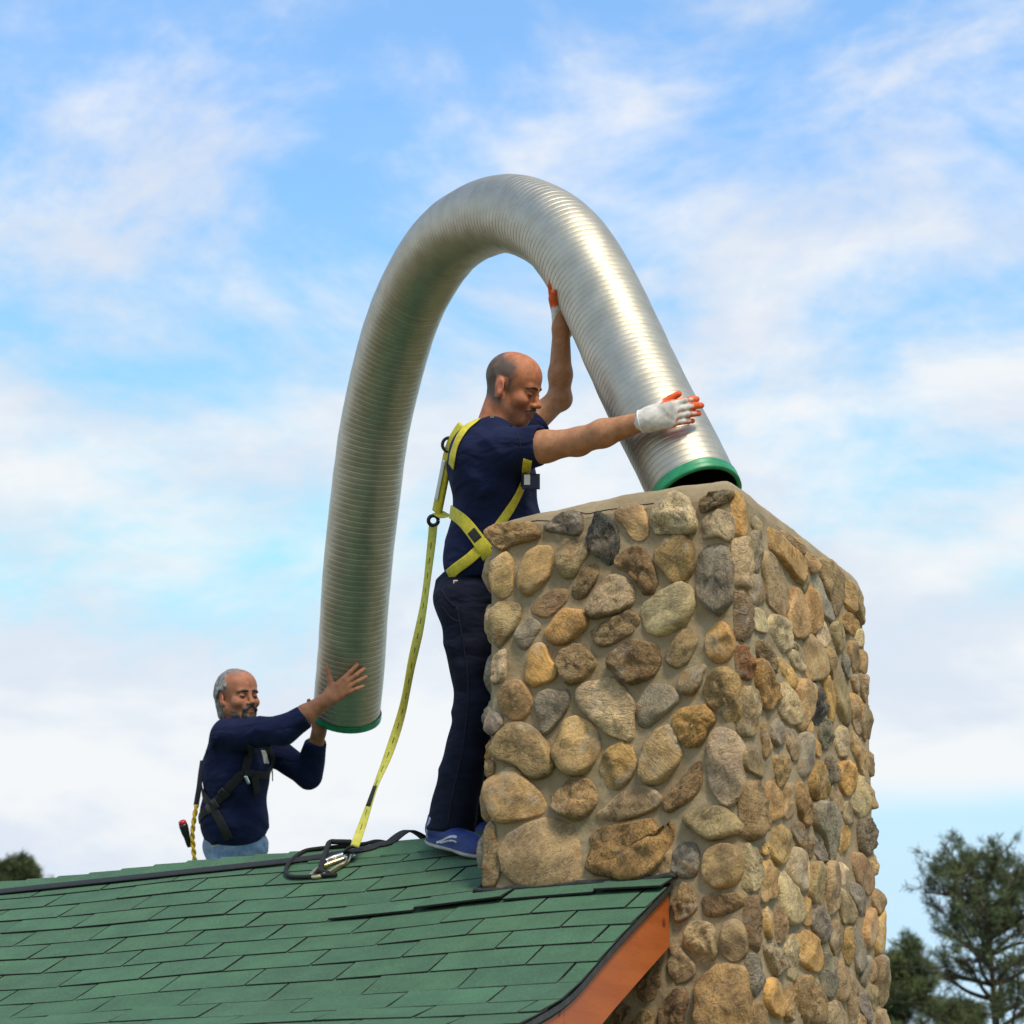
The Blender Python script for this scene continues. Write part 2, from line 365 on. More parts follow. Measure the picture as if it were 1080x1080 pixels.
for k, sb in enumerate(butt):
    x1 = RAKE+.012 - (TAB/2 if k % 2 else 0) - .07
    edges = []
    x = RAKE+.012
    cur = x1
    if x-cur > .03: edges.append((cur, x))
    while cur > LEFT+1.15 - (0 if k < 9 else .0):
        edges.append((cur-TAB, cur)); cur -= TAB
    for a, b in edges:
        xc = (a+b)/2; st = sb-EXPO-.045
        if st < .01: st = .01
        p0 = roof(xc, st, .0005+.0006); p1 = roof(xc, sb, .001)
        if a > CHX0-.02 and p0[1] > CHY0 and p1[1] > CHY0: continue
        wd = b-a-.0068
        ln = np.linalg.norm(p1-p0)
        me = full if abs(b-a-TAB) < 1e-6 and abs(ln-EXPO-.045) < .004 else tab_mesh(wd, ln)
        e = .02; sx = roof(xc+e, sb)-roof(xc-e, sb); sx /= np.linalg.norm(sx)
        dn = (p0-p1)/ln; nz = np.cross(sx, dn); nz /= np.linalg.norm(nz); dn = np.cross(nz, sx)
        lift = random.choice([0, 0, 0, .0006, .0016]) + random.random()*.0012
        if k == 5 and xc > -3.7: lift = .010+.004*math.sin(xc*9)
        M = Matrix(((sx[0], dn[0], nz[0], p0[0]-rorg[0]), (sx[1], dn[1], nz[1], p0[1]-rorg[1]), (sx[2], dn[2], nz[2], p0[2]-rorg[2]), (0, 0, 0, 1)))
        M = M @ Matrix.Rotation(R(random.uniform(-.35, .35)), 4, 'Z') @ Matrix.Rotation(lift/EXPO, 4, 'X').inverted()
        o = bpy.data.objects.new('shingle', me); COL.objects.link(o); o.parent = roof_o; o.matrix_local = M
        q = random.uniform(.91, 1.06); o.color = (.055*q*random.uniform(.95, 1.05), .140*q, .072*q*random.uniform(.96, 1.04), 1)
# ridge caps, laid over one another along the ridge
x = -3.22; i = 0
while x > LEFT+1.2:
    L = .30; up = .009; x0, x1 = x-.165, x+.02
    vv = []
    for xx, h in ((x0, up+.004), (x1, up-.003)):
        for s, side in ((.125, 1), (.06, 1), (.0, 0), (.06, -1), (.125, -1)):
            if side == 0: vv.append((xx, RY, RZ+h+.003+warp(xx, 0)))
            else:
                y, z, g = prof(s); y = RY+(RY-y)*(-side); z += warp(xx, s*(side > 0))
                vv.append((xx, y-side*h*math.sin(g), z+h*math.cos(g)))
    vv2 = [(a, b, c-.0055) for a, b, c in vv]; vv = vv+vv2; ff = []
    for j in range(4): ff += [(j, j+1, j+6, j+5), (10+j, 15+j, 16+j, 11+j)]
    ff += [(j, 10+j, 11+j, j+1) for j in range(4)] + [(5+j, 6+j, 16+j, 15+j) for j in range(4)] + [(0, 5, 15, 10), (4, 14, 19, 9)]
    o = mk('ridge_cap', vv, ff, MATS['green_shingle'], roof_o, smooth=False); q = random.uniform(.9, 1.08); o.color = (.055*q, .140*q, .072*q, 1)
    x -= .143; i += 1

def fascia_board(s0, s1, name='fascia'):
    t = np.linspace(s0, s1, 14); X0, X1 = RAKE-.036, RAKE-.006; v = []
    for s in t:
        p = roof(RAKE, s, -.008); yy, zz = p[1], p[2]
        v += [(X0, yy, zz), (X1, yy, zz), (X1, yy, zz-.178), (X0, yy, zz-.178)]
    f = []
    for i in range(len(t)-1):
        for j in range(4):
            k = (j+1) % 4; f.append((4*i+j, 4*i+k, 4*i+4+k, 4*i+4+j))
    f += [(3, 2, 1, 0), tuple(4*len(t)-4+j for j in range(4))]
    return mk(name, v, f, MATS['orange_fascia'], house, smooth=False)
s_ch = (RY-CHY0)/math.cos(SLOPE)
fascia_board(s_ch+.024, 1.462); fascia_board(1.4645, EAVE-.01)
# black felt and metal drip edge under the last shingles of the rake
t = np.linspace(s_ch+.02, EAVE, 30); v = []
for s in t:
    for (dx, h) in ((.004, -.0045), (.007, -.003), (.006, -.020), (.001, -.020)):
        p = roof(RAKE, s, h); v.append((RAKE+dx, p[1], p[2]))
f = []
for i in range(len(t)-1):
    for j in range(4):
        k = (j+1) % 4; f.append((4*i+j, 4*i+k, 4*i+4+k, 4*i+4+j))
mk('drip_edge', v, f, MATS['drip_edge'], house, smooth=False)
# walls under the roof
yE, zE, _ = prof(EAVE-.35)
gx = -3.02
sp_ = list(np.linspace(EAVE-.35, 0.02, 16)); pf = [(prof(q)[0], prof(q)[1]-.11) for q in sp_]
ol = [(yE, 0)]+pf+[(2*RY-a, b) for a, b in reversed(pf)]+[(2*RY-yE, 0)]
v = [(gx, a, b) for a, b in ol]+[(gx-.15, a, b) for a, b in ol]; m_ = len(ol)
mk('gable_wall', v, [tuple(range(m_)), tuple(range(2*m_-1, m_-1, -1))]+[(i, i+m_, (i+1) % m_+m_, (i+1) % m_) for i in range(m_)], MATS['wall_paint'], house, smooth=False)
box('front_wall', (LEFT+.2, yE, 0), (gx-.152, yE+.15, zE-.17), MATS['wall_paint'], house)
box('rear_wall', (LEFT+.2, 2*RY-yE-.15, 0), (gx-.152, 2*RY-yE, zE-.17), MATS['wall_paint'], house)

# ------------------------------------------------------------------ chimney
chim = tag(empty('stone_chimney', ((CHX0+CHX1)/2, (CHY0+CHY1)/2, 0)), 'wide square chimney of rounded field stones set in sandy mortar', 'chimney')
PAL = {'T': (.46, .295, .138), 'O': (.53, .315, .118), 'G': (.285, .242, .193), 'D': (.115, .110, .104), 'C': (.60, .465, .288), 'B': (.31, .205, .112), 'N': (.365, .262, .146), 'R': (.33, .135, .05)}
ORG = {'1': (500,510), '2': (640,510), '3': (500,650), '4': (640,650), '5': (500,790), '6': (640,790), '7': (640,930),
       'a': (770,510), 'b': (770,650), 'c': (780,790), 'd': (790,930)}
# tile, hue, grain, outline read off the photograph
STONES = '''
1T8 95,350 140,310 260,295 430,290 470,350 490,380 440,420 300,450 215,505 160,470 95,410
1G7 515,310 590,270 680,215 780,200 805,270 815,340 780,390 640,370 520,350
1D8 920,250 960,230 1020,260 1070,330 1090,430 1075,520 1050,590 1000,600 930,540 870,480 845,410 880,350 905,300
1T2 215,530 255,520 290,590 285,700 285,800 250,850 180,865 140,810 110,690 130,600
1T1 480,480 575,475 585,600 560,710 480,790 400,850 340,800 325,700 350,590 410,510
1N6 690,430 770,400 840,440 855,540 800,620 760,700 690,715 640,660 625,580 650,500
1B6 830,640 900,610 945,650 900,760 850,840 790,880 745,850 750,760
1B3 600,800 680,790 715,850 690,900 640,940 560,1015 480,990 415,950 480,880
1C8 1028,695 1098,700 1168,750 1208,830 1203,900 1118,960 1000,1000 900,1015 865,970 890,880 940,800
1N3 110,980 180,905 340,915 345,1000 300,1108 240,1178 190,1248 150,1208 120,1098
2T2 60,200 150,165 260,160 285,220 310,340 300,400 230,435 170,390 120,310 65,260
2C8 460,80 530,65 590,100 640,190 670,280 655,350 600,375 480,370 370,370 335,300 340,210 400,130
2B9 720,110 780,60 900,45 950,60 925,130 830,170 760,210 715,225 705,150
2C5 725,270 800,225 850,200 900,225 945,230 962,300 940,400 915,440 850,390 770,410 718,415
2G7 790,460 870,455 920,520 945,620 945,760 935,880 850,985 780,940 700,870 680,760 685,640 710,520
2T5 440,400 520,385 620,420 650,520 640,620 620,690 560,735 470,730 420,650 360,590 350,510 410,470
2B9 80,560 150,500 250,490 310,550 350,640 375,740 330,820 270,830 220,750 170,680 90,640 65,600
2C3 400,830 520,770 610,765 640,820 650,930 610,1020 590,1050 480,1118 370,1143 310,1108 255,1000 280,920
3G2 380,20 450,20 500,70 470,130 430,190 375,255 330,220 300,160 340,80
3O4 625,10 690,-55 830,-40 850,30 840,90 780,140 690,205 600,205 550,170 535,110 570,60
3N9 870,110 930,70 1008,32 1158,-38 1230,-8 1245,50 1188,120 1068,190 980,225 910,190
3C7 130,310 190,260 235,255 235,360 225,470 160,500 122,495 122,380
3O1 440,230 500,200 540,225 560,310 615,390 610,450 560,490 450,530 390,490 385,420 410,330
3T8 700,240 790,205 850,260 910,320 915,380 860,440 800,490 710,520 660,430 635,370 640,310
3T3 250,500 330,485 390,530 430,620 410,710 370,770 280,775 210,720 190,640 200,560
3G4 490,580 560,555 640,570 700,560 720,640 690,710 620,800 550,880 510,850 480,740 455,660
3G2 90,740 140,710 200,750 210,810 170,870 110,895 65,860 60,790
3C6 1048,475 1128,550 1188,620 1203,700 1198,800 1198,900 1158,935 1060,900 960,840 880,760 790,680 765,600 800,540 860,510 960,490
3T5 250,830 340,810 440,850 520,930 570,1040 598,1118 560,1188 480,1228 400,1208 340,1138 290,1110 160,1080 120,1020 180,920
3T4 700,790 760,765 840,790 910,850 945,930 935,1030 920,1078 870,1148 780,1203 700,1188 630,1118 605,1020 650,900
4B8 90,250 180,185 290,195 370,230 400,290 380,390 300,470 190,510 100,470 40,400 25,310
4N4 500,200 530,120 600,100 670,130 690,190 650,260 610,340 530,385 460,350 440,280
4O3 770,110 840,35 900,60 950,140 960,220 920,310 850,355 770,310 740,220
4N1 570,420 650,375 740,360 745,395 715,430 710,510 650,590 570,580 540,530 545,460
4T7 830,410 900,390 980,440 1025,530 1020,660 1000,750 920,820 880,750 800,690 740,620 730,560 760,490
4G3 290,560 360,520 460,525 530,590 535,640 470,700 380,780 310,840 240,820 225,730 250,640
4O9 540,710 640,690 740,675 800,740 815,810 750,850 740,920 680,980 600,985 550,910 510,850 500,780
4T4 360,870 440,840 490,850 520,930 565,1058 500,1148 430,1228 360,1268 280,1248 260,1188 265,1030 300,950
4C5 800,880 890,850 980,900 1030,970 1045,1060 1060,1158 1040,1308 960,1408 900,1418 830,1358 770,1238 755,1108 765,960
4O5 60,980 130,955 200,1010 215,1118 150,1258 70,1308 0,1290 -50,1210 -50,1098 -10,1030
5T1 60,330 70,250 140,200 270,135 320,150 400,240 470,310 510,390 530,460 440,500 300,535 190,550 130,500 70,380
5T8 680,270 760,215 850,230 920,310 920,400 850,490 760,535 690,510 600,450 600,370 640,320
5N2 300,640 430,560 580,535 700,570 770,660 785,780 785,920 740,1040 580,1055 400,1040 290,1000 215,900 210,760 240,690
5B4 30,620 100,550 150,580 155,680 190,790 190,920 140,1040 50,1040 10,980 5,800 10,680
5N3 920,490 1000,430 1080,365 1128,325 1268,285 1358,310 1408,385 1348,460 1208,515 1068,540 980,535
5O9 890,660 960,610 1158,570 1328,530 1370,600 1428,640 1468,560 1493,600 1478,700 1408,830 1328,935 1218,985 1068,965 930,930 865,890 900,790
5B3 75,110 120,80 145,110 140,180 80,210 60,180
6B7 630,130 690,100 705,170 700,270 660,350 600,410 530,440 480,475 430,440 425,390 500,290 580,210
6N3 590,510 680,450 800,425 900,450 980,510 1020,590 990,640 900,660 770,690 700,650 660,600 590,580
6G7 510,760 570,715 650,710 690,770 695,860 670,950 600,980 530,960 490,900
6T3 770,760 860,725 980,740 1015,800 1020,920 990,1010 900,1050 800,1045 740,980 720,880
6N3 370,920 440,800 490,760 480,880 470,940 400,960
7T8 560,10 610,20 660,100 680,180 640,240 560,290 510,290 500,200 485,140 540,110
7B6 720,120 800,85 920,95 1000,80 1025,120 1010,190 930,235 800,270 730,230
7C9 620,340 680,310 780,320 815,380 810,470 830,530 790,590 690,605 640,540 590,470
7N2 880,310 960,285 1030,330 1050,430 1050,530 1000,590 930,600 870,540 860,430
7N4 460,480 540,470 600,560 655,620 660,690 600,750 520,765 470,700 460,620 480,560
7T5 780,690 830,640 900,635 1000,645 1050,680 1060,850 1065,1000 1060,1200 700,1200 685,1000 680,760
7B8 260,740 320,640 390,600 400,700 400,800 350,880 280,905 220,850
7B9 430,900 530,810 600,830 610,900 580,1000 560,1150 400,1150 395,1000
7B8 230,1000 290,970 340,1020 350,1150 170,1150 190,1040
7B8 60,1000 110,930 170,940 160,1040 100,1150 20,1150 20,1060
aO2 55,90 90,60 130,110 150,200 150,330 130,385 80,360 55,290 50,180
aC6 80,430 120,400 165,450 185,560 185,720 160,780 110,750 70,680 65,560
aG6 185,390 215,360 245,420 250,540 235,650 215,690 200,620 190,500
aN2 185,230 220,240 260,310 255,400 215,360 190,300
aN3 270,560 310,520 360,590 420,700 450,800 450,920 410,1000 360,950 310,890 295,750 270,650
aO3 335,340 400,380 480,470 550,540 565,640 550,740 500,720 450,620 400,560 340,505 350,430
aN3 395,330 450,360 510,420 575,490 565,530 500,480 440,420
aT3 500,390 550,420 590,470 580,520 530,450
aT3 590,520 640,540 680,600 670,660 640,690 610,640
aN4 700,590 760,590 830,650 860,760 860,900 830,990 790,960 760,850 720,720
aG3 660,700 700,690 730,790 760,910 800,1010 790,1040 740,1010 700,900
aT4 870,700 910,720 950,800 960,940 930,970 890,900 870,800
aN4 960,790 1000,800 1025,880 1030,1020 1010,1070 980,980 950,880
aN2 190,700 240,700 275,780 275,870 230,930 190,900 165,800
aT2 490,810 530,790 580,870 600,1000 605,1100 570,1160 500,1150 460,1050 465,960
aO1 600,850 640,785 690,870 695,1000 690,1080 660,1130 620,1110 600,980
aB6 60,830 100,805 150,870 195,970 190,1080 150,1180 90,1130 55,1020
aN2 550,560 590,600 625,720 610,800 580,830 555,760 565,650
aC3 205,960 250,940 300,980 330,1060 300,1130 220,1110 200,1040
bC5 340,0 390,0 440,60 465,140 460,230 420,270 370,200 325,110 325,30
bR7 90,270 135,215 180,290 195,380 170,480 110,430 70,360
bB8 240,190 300,220 350,300 360,430 320,420 260,340 240,290
bO8 215,350 260,340 310,420 370,530 370,620 310,705 265,660 235,540 220,440
bO2 370,310 420,330 480,400 520,480 500,550 470,520 420,430
bN4 470,170 520,200 560,260 540,270 480,220
bC4 470,240 520,270 580,350 585,410 530,400 480,320
bN1 585,170 640,140 690,220 720,330 720,440 660,480 610,450 595,330
bC4 690,60 720,30 760,100 765,170 730,240 690,190 680,110
bN3 785,60 850,40 875,120 880,230 850,290 810,200
bO4 870,0 920,-30 970,20 1000,80 960,140 900,120 870,60
bC3 980,110 1020,90 1045,150 1030,230 985,220 970,160
bT4 720,230 770,240 835,330 830,380 785,470 740,390 715,300
bB3 920,190 960,200 990,280 1000,380 960,420 930,330
bT3 1000,250 1050,270 1060,360 1040,440 1000,400 990,310
bG4 870,290 910,300 925,400 920,480 890,440 870,360
bT3 530,500 570,480 630,530 650,640 630,730 590,840 540,840 530,740 525,600
bD8 650,520 690,510 720,600 740,700 720,790 680,820 645,760 650,640
bO3 710,470 740,450 790,530 815,660 810,770 785,790 750,660 720,560
bN3 810,490 860,440 900,560 915,700 910,820 870,800 830,680 815,580
bC6 405,520 440,510 490,600 530,720 520,810 470,810 410,740 390,640
bN5 130,570 170,540 230,570 250,660 220,760 200,900 170,880 120,870 110,740 110,640
bG4 345,820 390,770 440,850 445,940 390,990 345,940
bT3 260,820 290,810 320,900 340,1000 310,1080 280,1060 265,940
bN3 460,860 500,860 540,940 530,1080 500,1090 460,980
bG2 550,900 595,890 625,980 635,1130 590,1218 545,1190 540,1000
bO2 620,920 660,910 700,980 715,1040 680,1065 640,1010
bG8 700,830 770,780 800,870 800,950 740,1015 710,960
bC5 830,880 860,830 900,910 915,1000 890,1070 850,1050 830,960
bT4 905,850 950,860 990,950 1040,1040 1020,1100 960,1060 920,960
bT4 930,590 970,610 1000,700 1015,850 990,890 950,800 920,690
bB4 1010,650 1060,690 1080,830 1075,960 1030,920 1000,780
bN4 940,460 980,440 1000,520 995,620 960,570
bN4 1010,430 1060,450 1070,570 1070,670 1030,620 1010,520
bT3 610,760 640,740 655,850 630,890 595,850
cN3 60,0 160,10 200,90 210,180 190,220 130,180 70,130
cT6 280,70 340,40 400,60 390,160 360,250 330,290 300,200
cB6 90,280 160,240 195,320 205,450 200,600 150,680 90,640 35,560 50,420
cO2 220,360 250,240 300,300 350,390 360,450 300,540 220,560 215,460
cN2 365,260 410,270 435,380 430,490 385,530 355,500 370,400
cT7 460,300 490,260 530,340 570,440 575,550 545,590 490,510 460,400
cO7 560,170 600,90 650,140 690,240 690,340 640,385 580,360 555,270
cG9 680,70 720,60 770,130 750,220 710,270 690,170
cN2 700,290 740,270 790,370 800,440 770,490 720,390
cO5 790,110 840,90 890,170 890,290 835,355 790,280 775,190
cC5 920,290 940,205 980,280 1010,400 1000,490 940,515 890,460 880,370
cG4 590,430 650,410 720,430 765,510 765,640 750,800 720,870 690,760 650,640 610,620 595,520
cN2 820,410 860,400 900,470 890,550 840,575 815,510
cO4 770,640 820,580 865,640 840,730 800,820 770,760
cG9 920,560 980,530 1025,600 1020,720 980,810 940,750 920,650
cT3 290,610 340,570 395,640 405,740 370,840 320,870 280,800 285,700
cB7 430,570 480,560 530,640 570,740 565,820 530,820 470,720 440,650
cG5 590,650 630,680 690,790 680,840 630,850 590,770
cC6 60,750 110,715 160,790 195,890 180,1010 130,1075 80,1020 45,900
cC3 400,820 460,750 520,820 560,920 540,1040 480,1070 420,980 395,890
cT5 200,880 270,850 320,920 310,1050 310,1080 272,1118 212,1158 190,1100
cC4 345,920 385,960 440,1070 500,1240 440,1318 372,1298 340,1180 320,1050
cO6 200,740 240,700 265,750 230,810 200,790
cN3 570,880 620,860 660,980 670,1100 650,1160 580,1160 550,1080
cN3 670,880 720,860 750,960 755,1100 720,1240 690,1210 670,1050
cC3 750,880 790,850 835,930 830,1010 790,1030 755,960
cB3 890,800 930,800 1010,900 1035,1010 1010,1100 960,1080 900,940
cT3 1010,840 1040,800 1070,870 1090,940 1030,960
cT4 930,-20 970,40 985,180 960,200 920,110 900,0
cN4 1000,0 1030,50 1035,180 1010,210 990,110
cN4 1000,250 1045,330 1055,440 1020,450 1000,360
dB6 0,140 60,110 100,190 110,340 90,520 30,450 0,360 -20,250
dO2 145,220 175,190 215,290 210,390 175,435 150,380
dB5 225,200 250,160 280,270 295,380 250,465 225,380
dO3 420,120 460,110 500,220 500,300 460,330 420,270
dG5 510,230 560,190 610,260 630,360 580,470 530,400 500,320
dN3 480,10 590,10 600,90 560,140 510,150 470,100
dN4 700,70 740,60 800,150 840,240 800,300 730,310 710,200
dG5 790,20 830,10 880,80 905,190 880,270 840,200 810,110
dO3 390,400 450,370 530,440 560,560 550,660 500,670 410,600 395,500
dB2 640,340 680,290 720,370 720,480 680,560 645,460
dO5 745,390 785,340 815,430 805,550 780,640 745,540
dC6 300,500 350,400 385,470 390,620 370,750 310,690 310,590
dC9 145,500 210,470 290,570 310,640 230,720 190,640
dG6 20,580 60,540 120,640 140,760 90,870 30,780 15,680
dO2 150,770 190,730 260,790 280,900 260,1030 180,980 150,880
dT8 300,830 340,780 380,870 370,980 320,1060 290,1000
dT8 390,770 460,720 540,800 590,920 580,1080 480,1090 410,960
dG6 570,560 620,540 670,660 680,780 610,885 570,800 560,680
dB4 700,640 735,590 775,680 770,800 720,915 690,850
dG4 820,310 850,320 895,480 880,640 850,690 825,560
dT2 910,250 950,200 1000,320 970,450 920,510 890,390
dO1 1000,290 1060,190 1050,380 1030,540 985,550 975,450
dN3 970,60 1010,60 1050,140 1040,210 1000,240 960,150
dN3 990,570 1020,570 1060,700 1075,870 1040,945 1000,880 985,720
dG3 880,590 920,560 935,690 910,800 870,760
dN3 950,560 980,600 985,720 960,760 940,660
dN3 790,700 820,720 860,790 860,850 830,860 790,780
dG4 860,870 900,840 940,920 960,1060 920,1090 870,960
dN3 940,780 980,800 1005,900 980,980 930,900
dN4 600,930 680,900 740,1000 730,1120 620,1100
dT4 30,950 110,900 160,1000 170,1100 20,1100
dN4 770,790 800,820 830,940 830,1080 790,1060 770,930
dN4 1000,980 1050,970 1080,1050 1090,1150 1010,1130
dN3 620,0 680,0 690,120 680,200 640,250 600,190 600,90
dT4 840,1020 880,1000 920,1100 850,1150
'''
FACES = {'F': (np.array([CHX0, CHY0, 0]), np.array([1., 0, 0]), np.array([0, -1., 0])),
         'R': (np.array([CHX1, CHY0, 0]), np.array([0, 1., 0]), np.array([1., 0, 0])),
         'L': (np.array([CHX0, CHY1, 0]), np.array([0, -1., 0]), np.array([-1., 0, 0])),
         'B': (np.array([CHX1, CHY1, 0]), np.array([-1., 0, 0]), np.array([0, 1., 0]))}
ZV = np.array([0, 0, 1.])
outl = {k: [] for k in FACES}
def stone(face, poly, hue, grain, up=1.0):
    o0, u, n = FACES[face]
    p = np.asarray(poly, float); p = p.mean(0)+(p-p.mean(0))*(np.array([1.22, 1.14]) if face == 'R' else 1.10)
    for _ in range(2):                                   # round the corners
        q = np.roll(p, -1, 0); p = np.stack([p*.84+q*.16, p*.16+q*.84], 1).reshape(-1, 2)
    d = np.linalg.norm(np.roll(p, -1, 0)-p, axis=1); s = np.concatenate([[0], np.cumsum(d)]); pc = np.vstack([p, p[:1]])
    N = 26; t = np.linspace(0, s[-1], N, endpoint=False)
    p = np.stack([np.interp(t, s, pc[:, k]) for k in range(2)], 1)
    c = p.mean(0); r = p-c
    ext = np.sort(np.linalg.norm(r, axis=1)); small = ext[:6].mean()
    H = min(.042, max(.016, small*.60))*random.uniform(.85, 1.15)*up
    seed = random.random()*80; flat = random.uniform(2.2, 3.6); tx, ty = random.uniform(-.16, .16), random.uniform(-.16, .16)
    rings = [(1.02, -.02), (1.0, .0), (.985, .34), (.94, .66), (.85, .86), (.68, .96), (.46, .99), (.22, 1.0)]
    rm = ext[-1]; cuts = []
    for _ in range(random.choice((1, 2, 2, 3)) if grain > 1 else 1):
        an = random.random()*2*math.pi; cuts.append((math.cos(an), math.sin(an), random.uniform(.45, 1.0), random.uniform(.62, .95)))
    V = []
    ga = grain/10
    for k, (sc, hh) in enumerate(rings):
        for i in range(N):
            q = c+r[i]*sc; h = hh*H if k else -.025
            if k > 1: h += (r[i]@np.array([tx, ty]))*sc*min(1, hh*1.4)
            for ca, sa, gm, c0 in cuts:
                if k > 1: h = min(h, H*(c0-gm*((r[i][0]*ca+r[i][1]*sa)*sc/rm-.25)))
            w3 = o0+u*q[0]+ZV*q[1]+n*h
            if k:
                nv = noise.noise(Vector(w3*26+seed))*.5+noise.noise(Vector(w3*60+seed))*.3*(.4+ga)+abs(noise.noise(Vector(w3*44-seed)))*.5*ga
                w3 = w3+n*nv*(.005+.017*ga)*(.4+hh)+(u*r[i][0]+ZV*r[i][1])*nv*.09*(1 if k < 5 else .4)
            V.append(w3)
    V.append(o0+u*c[0]+ZV*c[1]+n*(min([H]+[H*(c0+gm*.25) for ca, sa, gm, c0 in cuts])+noise.noise(Vector((seed, c[0]*9, c[1]*9)))*.004))
    f = []
    for k in range(len(rings)-1):
        for i in range(N):
            j = (i+1) % N; f.append((k*N+i, k*N+j, (k+1)*N+j, (k+1)*N+i))
    k = len(rings)-1
    for i in range(N): f.append((k*N+i, k*N+(i+1) % N, (k+1)*N))
    cw = o0+u*c[0]+ZV*c[1]
    o = mk('stone', V, f, MATS['field_stone'], chim, loc=cw)
    b = PAL[hue]; q = random.uniform(.97, 1.26); o.color = (b[0]*q*random.uniform(.93, 1.07), b[1]*q, b[2]*q*random.uniform(.88, 1.06), ga)
    outl[face].append(p)
for ln in STONES.strip().split('\n'):
    h, *pts = ln.split(); ox, oy = ORG[h[0]]; fr = 'R' if h[0] in 'abcd' else 'F'
    poly = []
    for q in pts:
        a, b = q.split(','); x, y = ox+float(a)/7.2, oy+float(b)/7.2
        if fr == 'F': w3 = on(x, y, 1, CHY0-.014); poly.append((w3[0]-CHX0, w3[2]))
        else: w3 = on(x, y, 0, CHX1+.016); poly.append((w3[1]-CHY0, w3[2]))
    poly = np.array(poly)
    if fr == 'R': poly[:, 0] = np.maximum(poly[:, 0], .006)
    else: poly[:, 0] = np.clip(poly[:, 0], -.004, CHX1-CHX0-.010)
    ar = np.sum(poly[:, 0]*np.roll(poly[:, 1], -1)-np.roll(poly[:, 0], -1)*poly[:, 1])
    if ar < 0: poly = poly[::-1]
    stone(fr, poly, h[1], int(h[2]), .68 if fr == 'R' else 1.0)
# left flank: two columns near the corner show as a knobbly edge; stones also run on below the frame
def blob(cx, cz, a, b, rot, n=9):
    t = np.linspace(0, 2*math.pi, n, endpoint=False)
    rr = 1+np.random.uniform(-.16, .16, n); x, y = a*np.cos(t)*rr, b*np.sin(t)*rr
    return np.stack([cx+x*math.cos(rot)-y*math.sin(rot), cz+x*math.sin(rot)+y*math.cos(rot)], 1)
DEP = CHY1-CHY0
for col in range(5):
    z = 3.75+random.random()*.05
    while z < 5.06:
        b = random.uniform(.05, .075); a = random.uniform(.045, .06)
        stone('L', blob(DEP-.065-col*.125+random.uniform(-.008, .008), z+b, a, b, random.uniform(-.3, .3)), random.choice('TTNGOBC'), random.randint(1, 7), 1.0)
        z += 2*b+random.uniform(.014, .03)
for face, wdt, z0 in (('F', .863, 3.30), ('R', DEP, 3.36)):
    for row in range(3):
        x = .07
        while x < wdt-.05:
            a = random.uniform(.05, .08)
            stone(face, blob(x+a*.5, z0-row*.16+random.uniform(-.02, .02), a*.85, random.uniform(.055, .075), random.uniform(-.5, .5)), random.choice('TTNGOBBC'), random.randint(1, 8)); x += 2*a*.9+.02

# mortar skin, swelling a little against each stone
def mortar_face(face, width, z0, z1, step):
    o0, u, n = FACES[face]; nu = max(4, int(width/step)); nz = int((z1-z0)/step)
    us = np.linspace(0, width, nu+1); zs = np.linspace(z0, z1, nz+1)
    U, Zg = np.meshgrid(us, zs); P = np.stack([U.ravel(), Zg.ravel()], 1)
    h = np.zeros(len(P))
    if outl[face] and step < .05:
        allp = np.vstack(outl[face]); dm = np.full(len(P), 9.)
        for i in range(0, len(P), 1500):
            dm[i:i+1500] = np.sqrt(((P[i:i+1500, None]-allp[None])**2).sum(2).min(1))
        h += .006*np.exp(-dm/.010)
    h += np.array([noise.noise(Vector((a*9, b*9, 3.3)))*.006+noise.noise(Vector((a*28, b*28, 1.1)))*.003 for a, b in P])
    e = np.minimum(P[:, 0], width-P[:, 0]); k = np.clip(e/.045, 0, 1)
    h = h*k-.018*(1-k)**2
    uu = P[:, 0].copy(); uu = uu + np.where(e < 1e-6, np.where(P[:, 0] < width/2, .018, -.018), 0)
    V = o0+uu[:, None]*u+P[:, 1:2]*ZV+n*h[:, None]
    f = [(j*(nu+1)+i, j*(nu+1)+i+1, (j+1)*(nu+1)+i+1, (j+1)*(nu+1)+i) for j in range(nz) for i in range(nu)]
    return V, f
VV, FF, off = [], [], 0
for face, width in (('F', CHX1-CHX0), ('R', DEP), ('L', DEP), ('B', CHX1-CHX0)):
    for z0, z1, st in ((0.0, 3.0, .25), (3.0, CHZ, .0105 if face in 'FR' else .03)):
        V, f = mortar_face(face, width, z0, z1, st); VV.append(V); FF += [tuple(i+off for i in q) for q in f]; off += len(V)
mk('mortar', np.vstack(VV), FF, MATS['mortar'], chim)
# mortar crown, mounded towards the flue
def sst_(xv):
    t = min(1, max(0, (xv-CHX0-.02)/.45)); return t*t*(3-2*t)*.5
n = 70; xs = np.linspace(CHX0+.004, CHX1-.004, n); ys = np.linspace(CHY0+.004, CHY1-.004, n); V = []
FX, FY, FR_ = -2.69, 6.70, .165
for yv in ys:
    for xv in xs:
        e = min(xv-CHX0, CHX1-xv, yv-CHY0, CHY1-yv)-.004
        z = CHZ-.03+.060*(1-math.exp(-e/.012))+.36*min(e, .12)+.05*sst_(xv)
        z += noise.noise(Vector((xv*8, yv*8, 0)))*.010*min(1, e/.03+.2)+noise.noise(Vector((xv*30, yv*30, 5)))*.003
        if max(abs(xv-FX), abs(yv-FY)) < FR_-.03: z = CHZ-.35
        V.append((xv, yv, z))
f = [(j*n+i, j*n+i+1, (j+1)*n+i+1, (j+1)*n+i) for j in range(n-1) for i in range(n-1)]
mk('crown', V, f, MATS['mortar'], chim)
v = []; f = []
for h in (CHZ-.3, CHZ+.115):
    for r in (FR_-.03, FR_):
        v += [(FX-r, FY-r, h), (FX+r, FY-r, h), (FX+r, FY+r, h), (FX-r, FY+r, h)]
